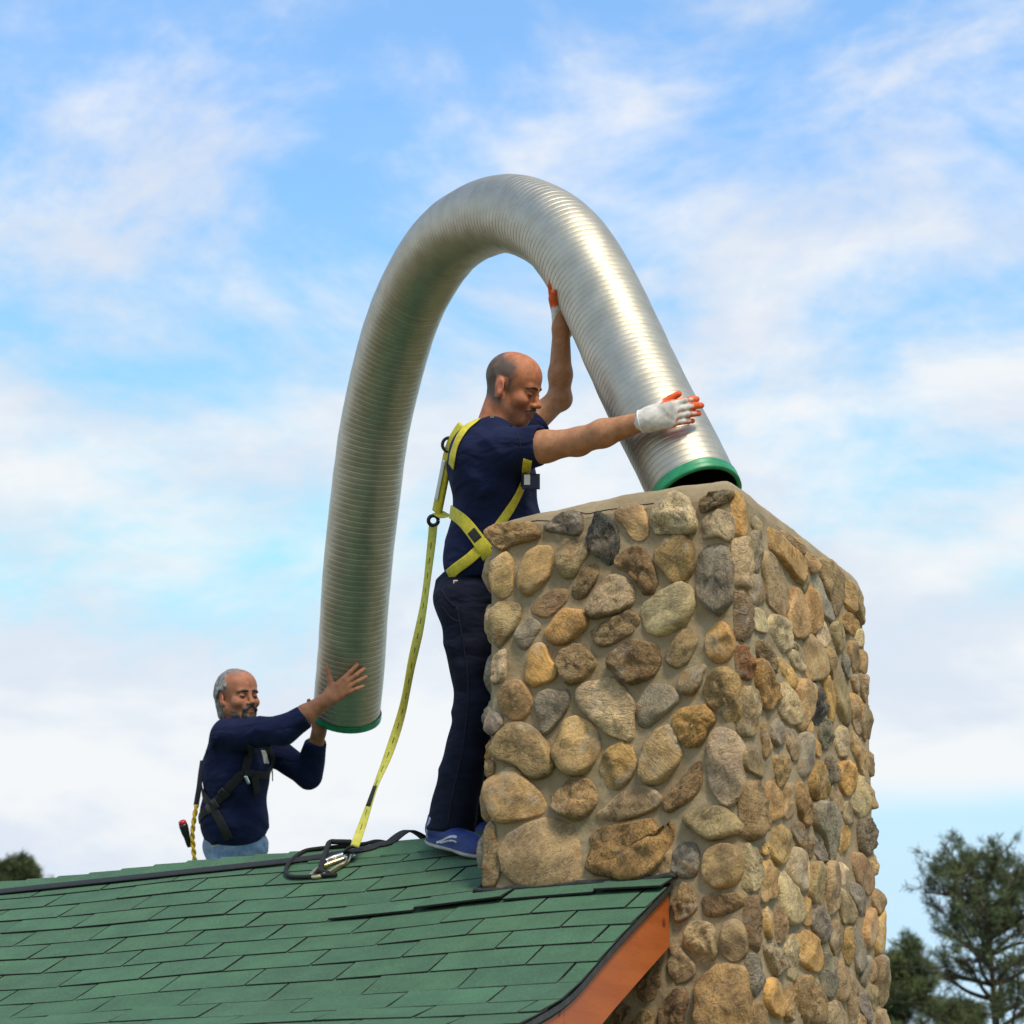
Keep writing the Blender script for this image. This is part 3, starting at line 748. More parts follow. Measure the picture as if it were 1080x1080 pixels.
for j in range(4):
    k = (j+1) % 4; f += [(4+j, 4+k, 12+k, 12+j), (j, 8+j, 8+k, k), (8+j, 12+j, 12+k, 8+k)]
mk('flue_tile', v, f, MATS['clay_flue'], chim, smooth=False)
# tarred flashing where the shingles meet the chimney
def flash(a, b, w=.016, nn=30):
    t = np.linspace(0, 1, nn); c = np.array([a+(b-a)*k for k in t]); c = c+np.array([[0, 0, noise.noise(Vector(p*14))*.006] for p in c])
    return c
fl = []
s1 = s_ch
c = flash(roof(CHX0-.035, s1+.004, .012)+np.array([0, -.004, 0]), roof(RAKE+.02, s1+.004, .012)+np.array([0, -.004, 0]))
tube('flashing', c, .008+.004*np.random.rand(len(c)), MATS['flashing'], house, 8)
c = flash(roof(CHX0-.032, s1+.01, .010), roof(CHX0-.032, .02, .010)); tube('flashing', c, .008+.004*np.random.rand(len(c)), MATS['flashing'], house, 8)

# hairline crack under the crown, knot and rust spot on the fascia
cr_ = [on(x, y, 1, CHY0-.004) for x, y in ((560,550),(572,549),(585,549.5),(600,546.5),(611,540.5),(620,542),(632,539),(648,537),(664,534),(682,532),(700,530))]
tube('crack', resample(catmull(cr_, 6), 60)[0]+np.random.uniform(-.0012, .0012, (60, 3)), .0022, MATS['crack_dark'], chim, 6)
for x, y, r in ((700, 973, .013), (590.5, 1067, .006), (589.5, 1071, .004)):
    p = on(x, y, 0, RAKE-.006); t = np.linspace(0, 2*math.pi, 18, endpoint=False)
    mk('knot', [p+np.array([.0012, math.cos(a)*r*.8, math.sin(a)*r]) for a in t]+[p+np.array([.0020, 0, 0])], [(i, (i+1) % 18, 18) for i in range(18)], MATS['wood_knot'], house)
# ------------------------------------------------------------------ flexible liner
PR = 0.148
ctl = [(365.5,756,10.05),(370,700,9.95),(377,600,9.80),(386,520,9.70),(397,440,9.60),(420,350,9.42),(443,296,9.25),(476,250,9.0),(528,225,8.63),(574,236,8.36),(606,266,8.18),(638,322,8.0),(664,380,7.83),(693,440,7.62),(717,486,7.49),(735.5,526,7.385)]
cc = catmull([at(*p) for p in ctl], 24)
cc, _ = resample(cc, 500); e0, e1 = cc[0].copy(), cc[-1].copy()
for _ in range(120): cc[1:-1] = (cc[:-2]+2*cc[1:-1]+cc[2:])/4
PITCH_R = .0235
_, PL = resample(cc, 10)
nrib = int(PL/PITCH_R); prof_r = [(0, -.0009), (.04, -.0008), (.085, -.0001), (.12, 0), (.5, .0), (.88, .0), (.915, -.0001), (.96, -.0008)]
tt = np.concatenate([[(i+a)/nrib for a, _ in prof_r] for i in range(nrib)]+[[1.0]]); rr = np.concatenate([[b for _, b in prof_r]]*nrib+[[-.0009]])
cf, _ = resample(cc, 3000); idx = tt*(len(cf)-1); c = np.stack([np.interp(idx, np.arange(len(cf)), cf[:, k]) for k in range(3)], 1)
tng = np.gradient(cf, axis=0); tng /= np.linalg.norm(tng, axis=1)[:, None]
tN, NN, BB = frames(cf)
ii = np.clip(np.round(idx).astype(int), 0, len(cf)-1)
SEG = 72; ang = np.linspace(0, 2*math.pi, SEG, endpoint=False)
off = (ang/(2*math.pi))[None, :]
tshift = np.clip(tt[:, None]+0*off, 0, 1); i2 = tshift*(len(cf)-1)
ctr = np.stack([np.interp(i2, np.arange(len(cf)), cf[:, k]) for k in range(3)], 2)
ij = np.clip(np.round(i2).astype(int), 0, len(cf)-1)
jit = np.array([noise.noise(Vector((t*60, 0, 0)))*.0008 for t in tt])
dirv = np.cos(ang)[None, :, None]*NN[ij]+np.sin(ang)[None, :, None]*BB[ij]
# shallow dents and flats along the tube
dent = np.array([[noise.noise(Vector((t*17, math.cos(x)*1.3, math.sin(x)*1.3)))*.0028+noise.noise(Vector((t*52, math.cos(x)*2.2, math.sin(x)*2.2)))*.0012 for x in ang] for t in tt])
outer = ctr+dirv*((PR+rr+jit)[:, None]+dent)[:, :, None]
pipe = tag(empty('flexible_liner', c2w(J(*[365.5,756,10.05]))), 'long ribbed stainless steel chimney liner bent in an arch', 'chimney liner')
V = outer.reshape(-1, 3); F_ = []
L = len(tt)
a = np.arange(L-1)[:, None]*SEG+np.arange(SEG)[None]; b = np.arange(L-1)[:, None]*SEG+(np.arange(SEG)[None]+1) % SEG
F_ = np.stack([a, b, b+SEG, a+SEG], 2).reshape(-1, 4)
mk('corrugated_tube', V, F_, MATS['stainless'], pipe)
# inner wall; the shade inside the tube is put into its near-black colour
ci, _ = resample(cc, 160); t_, N_, B_ = frames(ci)
v = (ci[:, None]+(PR-.008)*(np.cos(ang)[None, :, None]*N_[:, None]+np.sin(ang)[None, :, None]*B_[:, None])).reshape(-1, 3)
a = np.arange(159)[:, None]*SEG+np.arange(SEG)[None]; b = np.arange(159)[:, None]*SEG+(np.arange(SEG)[None]+1) % SEG
mk('inner_wall', v, np.stack([a, a+SEG, b+SEG, b], 2).reshape(-1, 4), MATS['pipe_inside_shade'], pipe)
# green tape bands over both cut ends
def band(i0, i1, name):
    sel = np.linspace(i0, i1, 7); ii = np.round(sel).astype(int); pts = []
    inner_end = i1
    rings = []
    for k, q in enumerate(ii): rings.append((q, PR+.0045+.001*math.sin(k*2)))
    rings.append((ii[-1], PR-.0095))
    q2 = int(ii[-1]+(ii[0]-ii[-1])*.35); rings.append((q2, PR-.0105))
    v = []
    for q, r in rings:
        wv = np.array([noise.noise(Vector((math.cos(x)*2, math.sin(x)*2, q*.01)))*.0016 for x in ang])
        e = np.array([noise.noise(Vector((math.cos(x)*1.6, math.sin(x)*1.6, 7)))*.006 for x in ang]) if q == ii[0] else 0*ang
        v.append(cf[q]+((np.cos(ang)[:, None]*NN[q]+np.sin(ang)[:, None]*BB[q])*(r+wv)[:, None])+tN[q]*e[:, None])
    v = np.array(v).reshape(-1, 3); m = len(rings)
    a = np.arange(m-1)[:, None]*SEG+np.arange(SEG)[None]; b = np.arange(m-1)[:, None]*SEG+(np.arange(SEG)[None]+1) % SEG
    f = np.stack([a, b, b+SEG, a+SEG], 2).reshape(-1, 4)
    if i0 > i1: f = f[:, ::-1]
    mk(name, v, f, MATS['green_tape'], pipe)
per = (len(cf)-1)/PL
band(int(.032*per), 0, 'tape_band'); band(len(cf)-1-int(.040*per), len(cf)-1, 'tape_band')

# ------------------------------------------------------------------ safety gear lying on the roof
def roofpx(x, y, h=.0):
    """the roof point seen at this place of the photograph"""
    lo, hi = 0.0, EAVE; r = ray(x, y)
    for _ in range(22):
        s = (lo+hi)/2; yy, zz, g = prof(s); p = CAM+r*((yy-CAM[1])/r[1])
        if p[2] >= zz+warp(p[0], s): hi = s
        else: lo = s
    return roof(p[0], s, h)
rn = np.array([0, -math.sin(SLOPE), math.cos(SLOPE)])
strap = tag(empty('anchor_strap', roofpx(200, 927)), 'flat black webbing strap lying along the green roof just below the ridge', 'strap')
pts = catmull([roofpx(x, y, .013) for x, y in ((-140,961),(-60,952),(0,944.5),(90,935),(180,925.5),(270,916),(330,909),(385,900),(400,895),(412,890))]+[np.array(roofpx(424, 886))+np.array([0, .06, .055]), np.array(roofpx(430, 887))+np.array([.03, .16, .0]), np.array(roofpx(434, 888))+np.array([.04, .28, -.07])], 10)
nr = [rn]*(len(pts)-28)+[rn*(1-t)+np.array([0, .3, 1])*t for t in np.linspace(0, 1, 28)]
ribbon('webbing', pts, nr, .054, .005, MATS['black_webbing'], strap)
rope = tag(empty('black_rope_loop', roofpx(345, 915)), 'thin black rope looped on the shingles beside the snap hook', 'rope')
pts = catmull([roofpx(x, y, .018) for x, y in ((356,928),(338,929),(318,930.5),(306,929),(303,922),(309,912),(322,903),(337,896.5),(352,893),(370,889),(386,885))]+[np.array(roofpx(394, 886))+np.array([0, .06, .03])]+[np.array(roofpx(402, 887))+np.array([.05, .18, .0])], 10)
tube('loop', pts, .0075, MATS['black_rope'], rope, 8)
pts = catmull([roofpx(372, 891, .03), roofpx(358, 892, .036), roofpx(350, 898, .036), roofpx(346, 908, .034), roofpx(342, 918, .030), roofpx(340, 924, .022), roofpx(348, 927, .018)], 10)
tube('tether', pts, .0095, MATS['black_rope'], rope, 8)

# yellow lanyard with snap hook
lan = tag(empty('safety_lanyard', roofpx(360, 918)), 'long yellow webbing lanyard hanging from the harness to a snap hook on the roof', 'lanyard')
LT = (457, 553, 7.93)
lp = catmull([at(*LT), at(455,575,7.93), at(449,625,7.92), at(443,660,7.9), at(434,700,7.88), at(424,750,7.86), at(410,795,7.82), at(396,830,7.78), at(383,868,7.74), at(374,893,7.70)], 12)
lp, ll = resample(lp, 110)
tl = np.linspace(0, 1, 110)
ph = .25+.9*np.sin(tl*8.6+.4)*np.clip(tl*3, 0, 1)*np.clip((1-tl)*5, 0, 1)
tgl = np.gradient(lp, axis=0); tgl /= np.linalg.norm(tgl, axis=1)[:, None]
side = np.cross(tgl, -FW); side /= np.linalg.norm(side, axis=1)[:, None]; fr = np.cross(side, tgl)
nl = fr*np.cos(ph)[:, None]+side*np.sin(ph)[:, None]
ribbon('webbing', lp, nl, .031, .0026, MATS['lanyard_yellow'], lan)
q = slice(88, 96)
ribbon('stitching', lp[88:96]+nl[88:96]*.0028, nl[88:96], .024, .0006, MATS['stitch_black'], lan)
# woven tracer marks down the middle
for k in range(6, 104, 5):
    ribbon('tracer_mark', lp[k:k+3]+nl[k:k+3]*.0027, nl[k:k+3], .0025, .0005, MATS['stitch_black'], lan)
ribbon('end_sleeve', np.array([lp[-1], lp[-1]*.5+roofpx(367, 902, .025)*.5, roofpx(366, 904, .022), roofpx(364, 908, .02)]), [fr[-1], fr[-1], rn, rn], .044, .006, MATS['black_webbing'], lan)
# snap hook: closed hook body, gate and swivel eye
hk = empty('snap_hook', np.array(roofpx(350, 919))-np.array(lan.location)); hk.parent = lan
def hp(pl, h=.016): return [roofpx(x, y, h) for x, y in pl]
body = catmull(hp([(370,908),(362,911),(352,914.5),(341,919),(333,924),(330,928),(333,930),(341,928.5),(350,924),(359,918.5),(367,914),(370,908)]), 8)
o = tube('hook_body', body, .0088, MATS['zinc_gold'], hk, 8)
tube('gate', catmull(hp([(364,909),(354,912),(345,916)], .026), 8), .0085, MATS['zinc'], hk, 8)
ea = roofpx(370, 908, .018); th = np.linspace(0, 2*math.pi, 20)
e1, e2 = RT, np.cross(rn, RT)
tube('swivel_eye', np.array([ea+.017*(math.cos(x)*e1+math.sin(x)*e2) for x in th]), .005, MATS['zinc'], hk, 8)
# ------------------------------------------------------------------ people: signed-distance bodies meshed with surface nets
def nrmz(v): v = np.asarray(v, float); return v/np.linalg.norm(v)
def rc(a, r1, b, r2, k=.02, cut=None): return ('rc', np.asarray(a, float), r1, np.asarray(b, float), r2, k, cut)
def el(c, r, ax=None, k=.02, cut=None): return ('el', np.asarray(c, float), np.asarray(r, float), np.eye(3) if ax is None else np.asarray(ax, float), None, k, cut)
def sub(p, k=.006): return ('sub', p, k)
def smin(a, b, k):
    h = np.clip(.5+.5*(b-a)/k, 0, 1); return b*(1-h)+a*h-k*h*(1-h)
def prim_d(p, X, Y, Z):
    if p[0] == 'rc':
        a, r1, b, r2 = p[1:5]; ba = b-a; l2 = ba@ba
        x, y, z = X-a[0], Y-a[1], Z-a[2]
        t = np.clip((x*ba[0]+y*ba[1]+z*ba[2])/max(l2, 1e-9), 0, 1)
        d = np.sqrt((x-ba[0]*t)**2+(y-ba[1]*t)**2+(z-ba[2]*t)**2)-(r1+(r2-r1)*t)
    else:
        c, r, ax = p[1:4]; x, y, z = X-c[0], Y-c[1], Z-c[2]
        q = [(x*ax[i][0]+y*ax[i][1]+z*ax[i][2])/r[i] for i in range(3)]
        k0 = np.sqrt(q[0]**2+q[1]**2+q[2]**2); k1 = np.sqrt((q[0]/r[0])**2+(q[1]/r[1])**2+(q[2]/r[2])**2)
        d = np.where(k0 > 1e-6, k0*(k0-1)/np.maximum(k1, 1e-6), -r.min())
    if p[6] is not None:
        cp, cn = p[6]; pl = (X-cp[0])*cn[0]+(Y-cp[1])*cn[1]+(Z-cp[2])*cn[2]; d = -smin(-d, -pl, .006)
    return d
def bbox(p):
    if p[0] == 'rc': a, r1, b, r2 = p[1:5]; return np.minimum(a-r1, b-r2), np.maximum(a+r1, b+r2)
    m = np.sqrt(((p[3]*p[2][:, None])**2).sum(0)); return p[1]-m, p[1]+m
def sdf_mesh(prims, h, disp=None):
    bb = [bbox(p[1] if p[0] == 'sub' else p) for p in prims if p[0] != 'sub']
    lo = np.min([b[0] for b in bb], 0)-4*h; hi = np.max([b[1] for b in bb], 0)+4*h
    n = np.ceil((hi-lo)/h).astype(int)+1
    ax = [(lo[i]+np.arange(n[i])*h).astype(np.float32) for i in range(3)]
    f = np.full(n, 1.0, np.float32)
    for p in prims:
        q = p[1] if p[0] == 'sub' else p; k = p[2] if p[0] == 'sub' else p[5]
        l, u = bbox(q); m = k+3*h
        i0 = np.maximum(((l-m-lo)/h).astype(int), 0); i1 = np.minimum(((u+m-lo)/h).astype(int)+2, n)
        sl_ = tuple(slice(i0[i], i1[i]) for i in range(3))
        X, Y, Z = ax[0][sl_[0], None, None], ax[1][None, sl_[1], None], ax[2][None, None, sl_[2]]
        d = prim_d(q, X, Y, Z).astype(np.float32)
        f[sl_] = -smin(-f[sl_], d, k) if p[0] == 'sub' else smin(f[sl_], d, k)
    if disp is not None:
        I = np.nonzero(np.abs(f) < .035); P = np.stack([ax[i][I[i]] for i in range(3)], 1); f[I] += disp(P)
    # naive surface nets
    s = f < 0
    c = s[:-1, :-1, :-1].astype(np.int8)
    tot = sum(s[a:n[0]-1+a, b:n[1]-1+b, d:n[2]-1+d].astype(np.int8) for a in (0, 1) for b in (0, 1) for d in (0, 1))
    C_ = np.stack(np.nonzero((tot > 0) & (tot < 8)), 1)
    idx = np.full(tot.shape, -1, np.int32); idx[C_[:, 0], C_[:, 1], C_[:, 2]] = np.arange(len(C_))
    cor = [(a, b, d) for a in (0, 1) for b in (0, 1) for d in (0, 1)]
    val = {q: f[C_[:, 0]+q[0], C_[:, 1]+q[1], C_[:, 2]+q[2]] for q in cor}
    acc = np.zeros((len(C_), 3)); cnt = np.zeros(len(C_))
    for q in cor:
        for d in range(3):
            if q[d]: continue
            q2 = list(q); q2[d] = 1; q2 = tuple(q2); va, vb = val[q], val[q2]; cr_ = (va < 0) != (vb < 0)
            t = np.where(cr_, va/np.where(cr_, va-vb, 1), 0); pt = np.tile(np.array(q, float), (len(C_), 1)); pt[:, d] = t
            acc[cr_] += pt[cr_]; cnt[cr_] += 1
    V = lo+(C_+acc/cnt[:, None])*h
    F_ = []
    for d in range(3):
        e1, e2 = [(1, 2), (2, 0), (0, 1)][d]
        A = [slice(0, None)]*3; B_ = [slice(0, None)]*3; A[d] = slice(0, n[d]-1); B_[d] = slice(1, n[d])
        ch = s[tuple(A)] != s[tuple(B_)]
        E = np.stack(np.nonzero(ch), 1); E = E[(E[:, e1] > 0) & (E[:, e2] > 0) & (E[:, e1] < n[e1]-1) & (E[:, e2] < n[e2]-1)]
        ins = s[E[:, 0], E[:, 1], E[:, 2]]
        def g(o1, o2):
            q = E.copy(); q[:, e1] -= o1; q[:, e2] -= o2; return idx[q[:, 0], q[:, 1], q[:, 2]]
        qd = np.stack([g(1, 1), g(0, 1), g(0, 0), g(1, 0)], 1); qd[~ins] = qd[~ins][:, ::-1]; F_.append(qd)
    F_ = np.vstack(F_); F_ = F_[(F_ >= 0).all(1)]
    # the camera frame (right, up, forward) is left-handed with depth as third axis
    return V, F_[:, ::-1]
def relax(V, F_, n=1, lam=.5):
    for _ in range(n):
        acc = np.zeros_like(V); cnt = np.zeros(len(V))
        for a in range(4):
            b = (a+1) % 4
            np.add.at(acc, F_[:, a], V[F_[:, b]]); np.add.at(cnt, F_[:, a], 1)
            np.add.at(acc, F_[:, b], V[F_[:, a]]); np.add.at(cnt, F_[:, b], 1)
        V = V+lam*(acc/np.maximum(cnt, 1)[:, None]-V)
    return V
def body_part(name, prims, h, mat, parent, disp=None, colfn=None, smooth_n=1):
    V, F_ = sdf_mesh(prims, h, disp); V = relax(V, F_, smooth_n)
    cols = None
    if colfn:
        if getattr(colfn, 'wants_normal', False):
            fn_ = np.cross(V[F_[:, 2]]-V[F_[:, 0]], V[F_[:, 3]]-V[F_[:, 1]]); N_ = np.zeros_like(V)
            for k in range(4): np.add.at(N_, F_[:, k], fn_)
            N_ /= np.linalg.norm(N_, axis=1)[:, None]+1e-12
            if ((V-V.mean(0))*N_).sum() < 0: N_ = -N_
            cols = colfn(V, N_)
        else: cols = colfn(V)
    return mk(name, c2w(V), F_, MATS[mat], parent, cols=cols)
def vnoise(P, s, seed=0.0):
    """cheap smooth noise from warped sines"""
    x, y, z = P[:, 0]*s+seed, P[:, 1]*s-seed*1.7, P[:, 2]*s+seed*.6
    return (np.sin(x*1.7+1.3*np.sin(y*1.1+z))*np.sin(y*1.9+1.1*np.sin(z*1.3-x))+np.sin(z*2.1+1.4*np.sin(x*.9+y*1.3))*.7)/1.7

def hand(o, x, zd, ty, size=1.0, curl=((.25, .3, .25),)*4, spread=(.10, .03, -.04, -.12), th=(.75, .35, .2), thick=1.0, glove=0.0, thdn=.25):
    """o wrist, x towards the fingers, zd back of the hand, ty towards the thumb"""
    x, zd = nrmz(x), nrmz(zd); ty = nrmz(ty-x*(ty@x)); zd = nrmz(zd-x*(zd@x)-ty*(zd@ty)); s = size; P_ = []; g = glove
    yo = (.028, .0095, -.0095, -.027); kx = (.094, .097, .091, .082); ln = ((.043, .026, .021), (.047, .030, .022), (.044, .027, .021), (.034, .020, .018))
    fr_ = (.0112, .0115, .0110, .0098)
    P_.append(rc(o-x*.02*s, (.026+g)*s, o+x*.01*s, (.025+g)*s, .02))
    for i in range(4):
        kn = o+(x*kx[i]+ty*yo[i])*s
        P_.append(rc(o+(x*.012+ty*yo[i]*.62)*s, (.0175+g)*s*thick, kn-zd*.002*s, (.0135+g)*s*thick, .014))
        d = nrmz(x*math.cos(spread[i])+ty*math.sin(spread[i])); p = kn; n = zd; r = (fr_[i]+g)*s
        for j in range(3):
            a = curl[i][j]; d2 = d*math.cos(a)-n*math.sin(a); n = n*math.cos(a)+d*math.sin(a); d = d2
            q = p+d*ln[i][j]*s; P_.append(rc(p, r, q, r*.90, .0035)); p = q; r *= .90
    b = o+(x*.022+ty*.022-zd*.006)*s; a = th[0]; d = nrmz(x*math.cos(a)+ty*math.sin(a)-zd*thdn); r = (.0148+g)*s
    P_.append(rc(b-x*.006*s, r*1.05, b, r, .012))
    for j, (l, k) in enumerate(((.042, .013), (.034, .004), (.026, .004))):
        a2 = (0, th[1], th[2])[j]; d = nrmz(d*math.cos(a2)+x*math.sin(a2)); q = b+d*l*s; P_.append(rc(b, r, q, r*.86, k)); b = q; r *= .86
    return P_

def head_prims(o, fwd, upv, s=1.0):
    f = nrmz(fwd); u = nrmz(np.asarray(upv)-f*(np.asarray(upv)@f)); l = np.cross(u, f)
    ax = np.stack([f, l, u])
    def W(a, b, c): return o+(f*a+l*b+u*c)*s
    E = lambda c, r, k=.02, rot=None: el(W(*c), np.array(r)*s, ax if rot is None else rot, k*s)
    T = lambda a, r1, b, r2, k=.015: rc(W(*a), r1*s, W(*b), r2*s, k*s)
    P_ = [E((-.014, 0, .036), (.094, .077, .085)), E((.022, 0, .045), (.066, .066, .062), .03), E((.030, 0, -.030), (.058, .058, .078), .03),
          T((-.004, -.050, -.052), .020, (.060, -.016, -.097), .017, .025), T((-.004, .050, -.052), .020, (.060, .016, -.097), .017, .025),
          T((.066, -.010, -.100), .017, (.066, .010, -.100), .017, .02),
          T((.072, -.036, .018), .013, (.080, 0, .012), .012, .014), T((.080, 0, .012), .012, (.072, .036, .018), .013, .014),
          E((.058, -.044, -.030), (.026, .022, .022), .02), E((.058, .044, -.030), (.026, .022, .022), .02),
          T((.080, 0, -.058), .020, (.078, 0, -.078), .017, .02)]
    for y in (-1, 1): P_.append(sub(E((.098, y*.032, -.004), (.020, .021, .013)), .012))
    for y in (-1, 1): P_ += [E((.0745, y*.0315, -.004), (.0145, .0155, .0120), .005)]
    P_ += [T((.086, 0, .004), .0085, (.106, 0, -.030), .0105, .010), E((.110, 0, -.034), (.012, .0115, .0095), .008), E((.098, -.0135, -.038), (.011, .0085, .008), .006), E((.098, .0135, -.038), (.011, .0085, .008), .006)]
    P_ += [T((.090, -.021, -.0635), .0048, (.0985, 0, -.0605), .0058, .006), T((.0985, 0, -.0605), .0058, (.090, .021, -.0635), .0048, .006), T((.088, -.018, -.0725), .0052, (.0945, 0, -.0745), .0068, .006), T((.0945, 0, -.0745), .0068, (.088, .018, -.0725), .0052, .006)]
    P_.append(sub(T((.104, -.024, -.0685), .0028, (.108, 0, -.0672), .0028), .003)); P_.append(sub(T((.108, 0, -.0672), .0028, (.104, .024, -.0685), .0028), .003))
    for y in (-1, 1):
        q = nrmz(l*y-f*.30); w2 = nrmz(u-f*.22); w2 = nrmz(w2-q*(w2@q)); rot = np.stack([np.cross(q, w2), q, w2])
        P_ += [E((-.014, y*.080, -.006), (.0195, .0080, .032), .007, rot), sub(E((-.006, y*.092, -.004), (.011, .007, .021), .004, rot), .004), E((-.006, y*.079, -.030), (.010, .008, .011), .008)]
    return P_, W, (f, l, u)
def neck(W, s, bot, r2=.066): return [rc(W(-.022, 0, -.045), .060*s, bot, r2, .03)]

SKIN = np.array([.43, .205, .105]); RED = np.array([.47, .175, .085])
def mixc(c, m, k): return c*(1-m[:, None])+np.asarray(k)[None]*m[:, None]
def sst(x, a, b): t = np.clip((x-a)/(b-a), 0, 1); return t*t*(3-2*t)
def face_cols(V, o, fr_, s, hair_fn, arm=SKIN, facec=RED):
    f, l, u = fr_; q = (V-o)/s; a, b, c = q@f, q@l, q@u
    col = np.tile(np.asarray(arm), (len(V), 1)); n = vnoise(V, 60)
    near = sst(-np.linalg.norm(q-np.array([0, 0, 0]), axis=1), -.20, -.15)
    col = mixc(col, near, facec)
    col = mixc(col, near*.35*sst(n, .2, .8), np.asarray(facec)*.75)
    ear = near*(np.abs(b) > .076)*(c < .04)*(c > -.05); col = mixc(col, ear*.6, (.58, .20, .13))
    lips = near*(np.abs(b) < .024)*(np.abs(c+.0675) < .011)*(a > .082); col = mixc(col, lips*.55, (.33, .10, .075))
    eye = near*(np.abs(np.abs(b)-.0315) < .013)*(np.abs(c+.0075-.10*np.abs(np.abs(b)-.0315)) < .0042)*(a > .055); col = mixc(col, eye*.95, (.02, .012, .010))
    sock = near*sst(-np.hypot((np.abs(b)-.031)/.024, (c+.003)/.017), -1.1, -.6)*(a > .05); col = mixc(col, sock*.42, (.25, .09, .055))
    hm, hc = hair_fn(a, b, c, n); hm = hm*near
    col = col*(1-hm[:, None])+hc*hm[:, None]
    return np.concatenate([col, np.ones((len(V), 1))], 1)

# ---- first man: navy T-shirt, yellow harness, at the chimney
def person(px, py, d, label):
    return tag(empty('person', c2w(J(px, py, d))), label, 'person')
A = person(472, 903, 7.60, 'balding man in navy T-shirt and yellow harness guiding the liner into the chimney')
HO = J(541, 409, 7.80); HF = np.array([.90, -.30, -.40]); HU = np.array([.20, .97, -.05])
hp_, HW, HFR = head_prims(HO, HF, HU, 1.0)
nb_ = J(522, 452, 7.80)
shR, shL = J(536, 476, 7.62), J(534, 470, 7.98)
elR, wrR = J(611, 465, 7.50), J(679, 444, 7.375)
elL, wrL = J(590, 420, 8.10), J(592, 346, 8.08)
arms = [rc(shR, .060, J(575, 471, 7.55), .052, .02), rc(J(575, 471, 7.55), .052, elR, .043, .02), rc(elR, .044, J(636, 457, 7.44), .045, .02), rc(J(636, 457, 7.44), .045, wrR, .031, .02), el(elR+np.array([-.005, -.012, .01]), (.038, .036, .036), None, .02),
        rc(shL, .056, elL, .039, .02), rc(elL, .039, J(591, 395, 8.09), .041, .02), rc(J(591, 395, 8.09), .041, wrL, .030, .02), rc(wrL, .030, J(592, 330, 8.07), .026, .02), el(elL+np.array([.008, -.006, 0]), (.034, .034, .034), None, .02)]
core = [el(J(523, 500, 7.8), (.12, .16, .17), None, .03), el(J(515, 570, 7.8), (.12, .16, .15), None, .03), rc(shR, .06, shL, .06, .03)]
def hairA(a, b, c, n):
    front = sst(.046-a+.25*np.minimum(c-.02, 0)+.010*n, 0, .036)
    top = sst(.098+.45*np.maximum(-a-.0, 0)-c+.008*n, 0, .034)
    nape = sst(c+.060+.25*(a+.08), -.005, .03)
    ear = 1-((np.abs(a+.014) < .024)*(np.abs(c+.006) < .037)*(np.abs(b) > .066))
    m = front*top*nape*ear*.93
    stub = sst(-.040-c, 0, .02)*(a > .005)*.28
    mm = np.maximum(np.clip(m, 0, .9), stub); hc = np.array([.088, .080, .072])[None]*(1+.4*n[:, None])
    return mm, np.clip(hc, .02, 1)
body_part('body', hp_+neck(HW, 1.0, nb_)+core+arms, .0032, 'skin', A, None, lambda V: face_cols(V, HO, HFR, 1.0, hairA), 1)
# dark brows and moustache
def brow(W, fr_, y, hgt=0.0, th=1.0):
    f, l, u = fr_; ax_ = np.stack([f, l, u]); o_ = []
    for k in range(8):
        t = k/7; b_ = .011+.040*t; a_ = .0905-.0015*t-.016*t*t; c_ = .0185+.0045*math.sin(t*3.1)-.0035*t+hgt
        o_.append(el(W(a_+.0005, y*b_, c_), np.array([.0058, .0052, .0052-.0022*t])*th, ax_, .004))
    return o_
def hairy(P): return vnoise(P, 420)*.0008+vnoise(P, 210, 3)*.0007
for y in (-1, 1): body_part('eyebrow', brow(HW, HFR, y), .0020, 'hair_strands', A, hairy, lambda V: np.tile([.022, .016, .012, 1], (len(V), 1)), 0)
mo = []
for y in (-1, 1):
    for k in range(6):
        t = k/5; mo.append(el(HW(.1005-.008*t-.006*t*t, y*(.003+.023*t), -.0515-.008*t*t), np.array([.0048, .0058, .0052-.002*t]), np.stack(HFR), .004))
body_part('moustache', mo, .0020, 'hair_strands', A, hairy, lambda V: np.tile([.055, .040, .030, 1], (len(V), 1)), 0)
def crease(ph): return (1-np.abs(np.sin(ph)))**2.2
def foldsA(P):
    x, y, z = P.T
    lowt = sst(-y, -.06, .16)                              # more folds towards the hem
    c1 = crease(y*17+x*13+1.1*np.sin(x*9+z*6)+.8*np.sin(z*8)); c2 = crease(y*11-x*15+1.3*np.sin(y*7+z*5))
    m1 = sst(vnoise(P, 9, 1.), -.2, .6); m2 = sst(vnoise(P, 8, 6.), .0, .7)
    return -c1*m1*(.005+.005*lowt)-c2*m2*(.006+.003*lowt)+vnoise(P, 16, 2.)*.0022
cutR = (J(570, 469, 7.56), nrmz(J(611, 465, 7.50)-J(545, 474, 7.61)+np.array([.02, -.01, 0])))
cutL = (J(566, 446, 8.04), nrmz(elL-shL))
hemn = nrmz(np.array([.06, -1., 0])); hem = (J(490, 607, 7.8), hemn)
tors = [el(J(521, 508, 7.80), (.148, .175, .200), None, .04), el(J(524, 560, 7.80), (.162, .150, .180), None, .05), el(J(508, 592, 7.80), (.134, .130, .172), None, .05, hem),
        rc(J(531, 476, 7.66), .078, J(528, 474, 7.94), .078, .05), rc(J(518, 457, 7.74), .058, J(517, 456, 7.86), .058, .05), el(J(497, 482, 7.80), (.075, .11, .17), None, .05)]
slv = [rc(J(536, 477, 7.63), .080, J(586, 466, 7.535), .061, .035, cutR), rc(shL, .078, J(572, 440, 8.06), .062, .03, cutL)]
slv += [sub(rc(J(569, 469.5, 7.565), .055, J(592, 466, 7.52), .055, .004), .002)]
shirtA = body_part('t_shirt', tors+slv+[sub(rc(HW(-.04, 0, -.125), .066, HW(-.02, 0, -.07), .085, .01), .008)], .0050, 'navy_shirt', A, foldsA, None, 1)
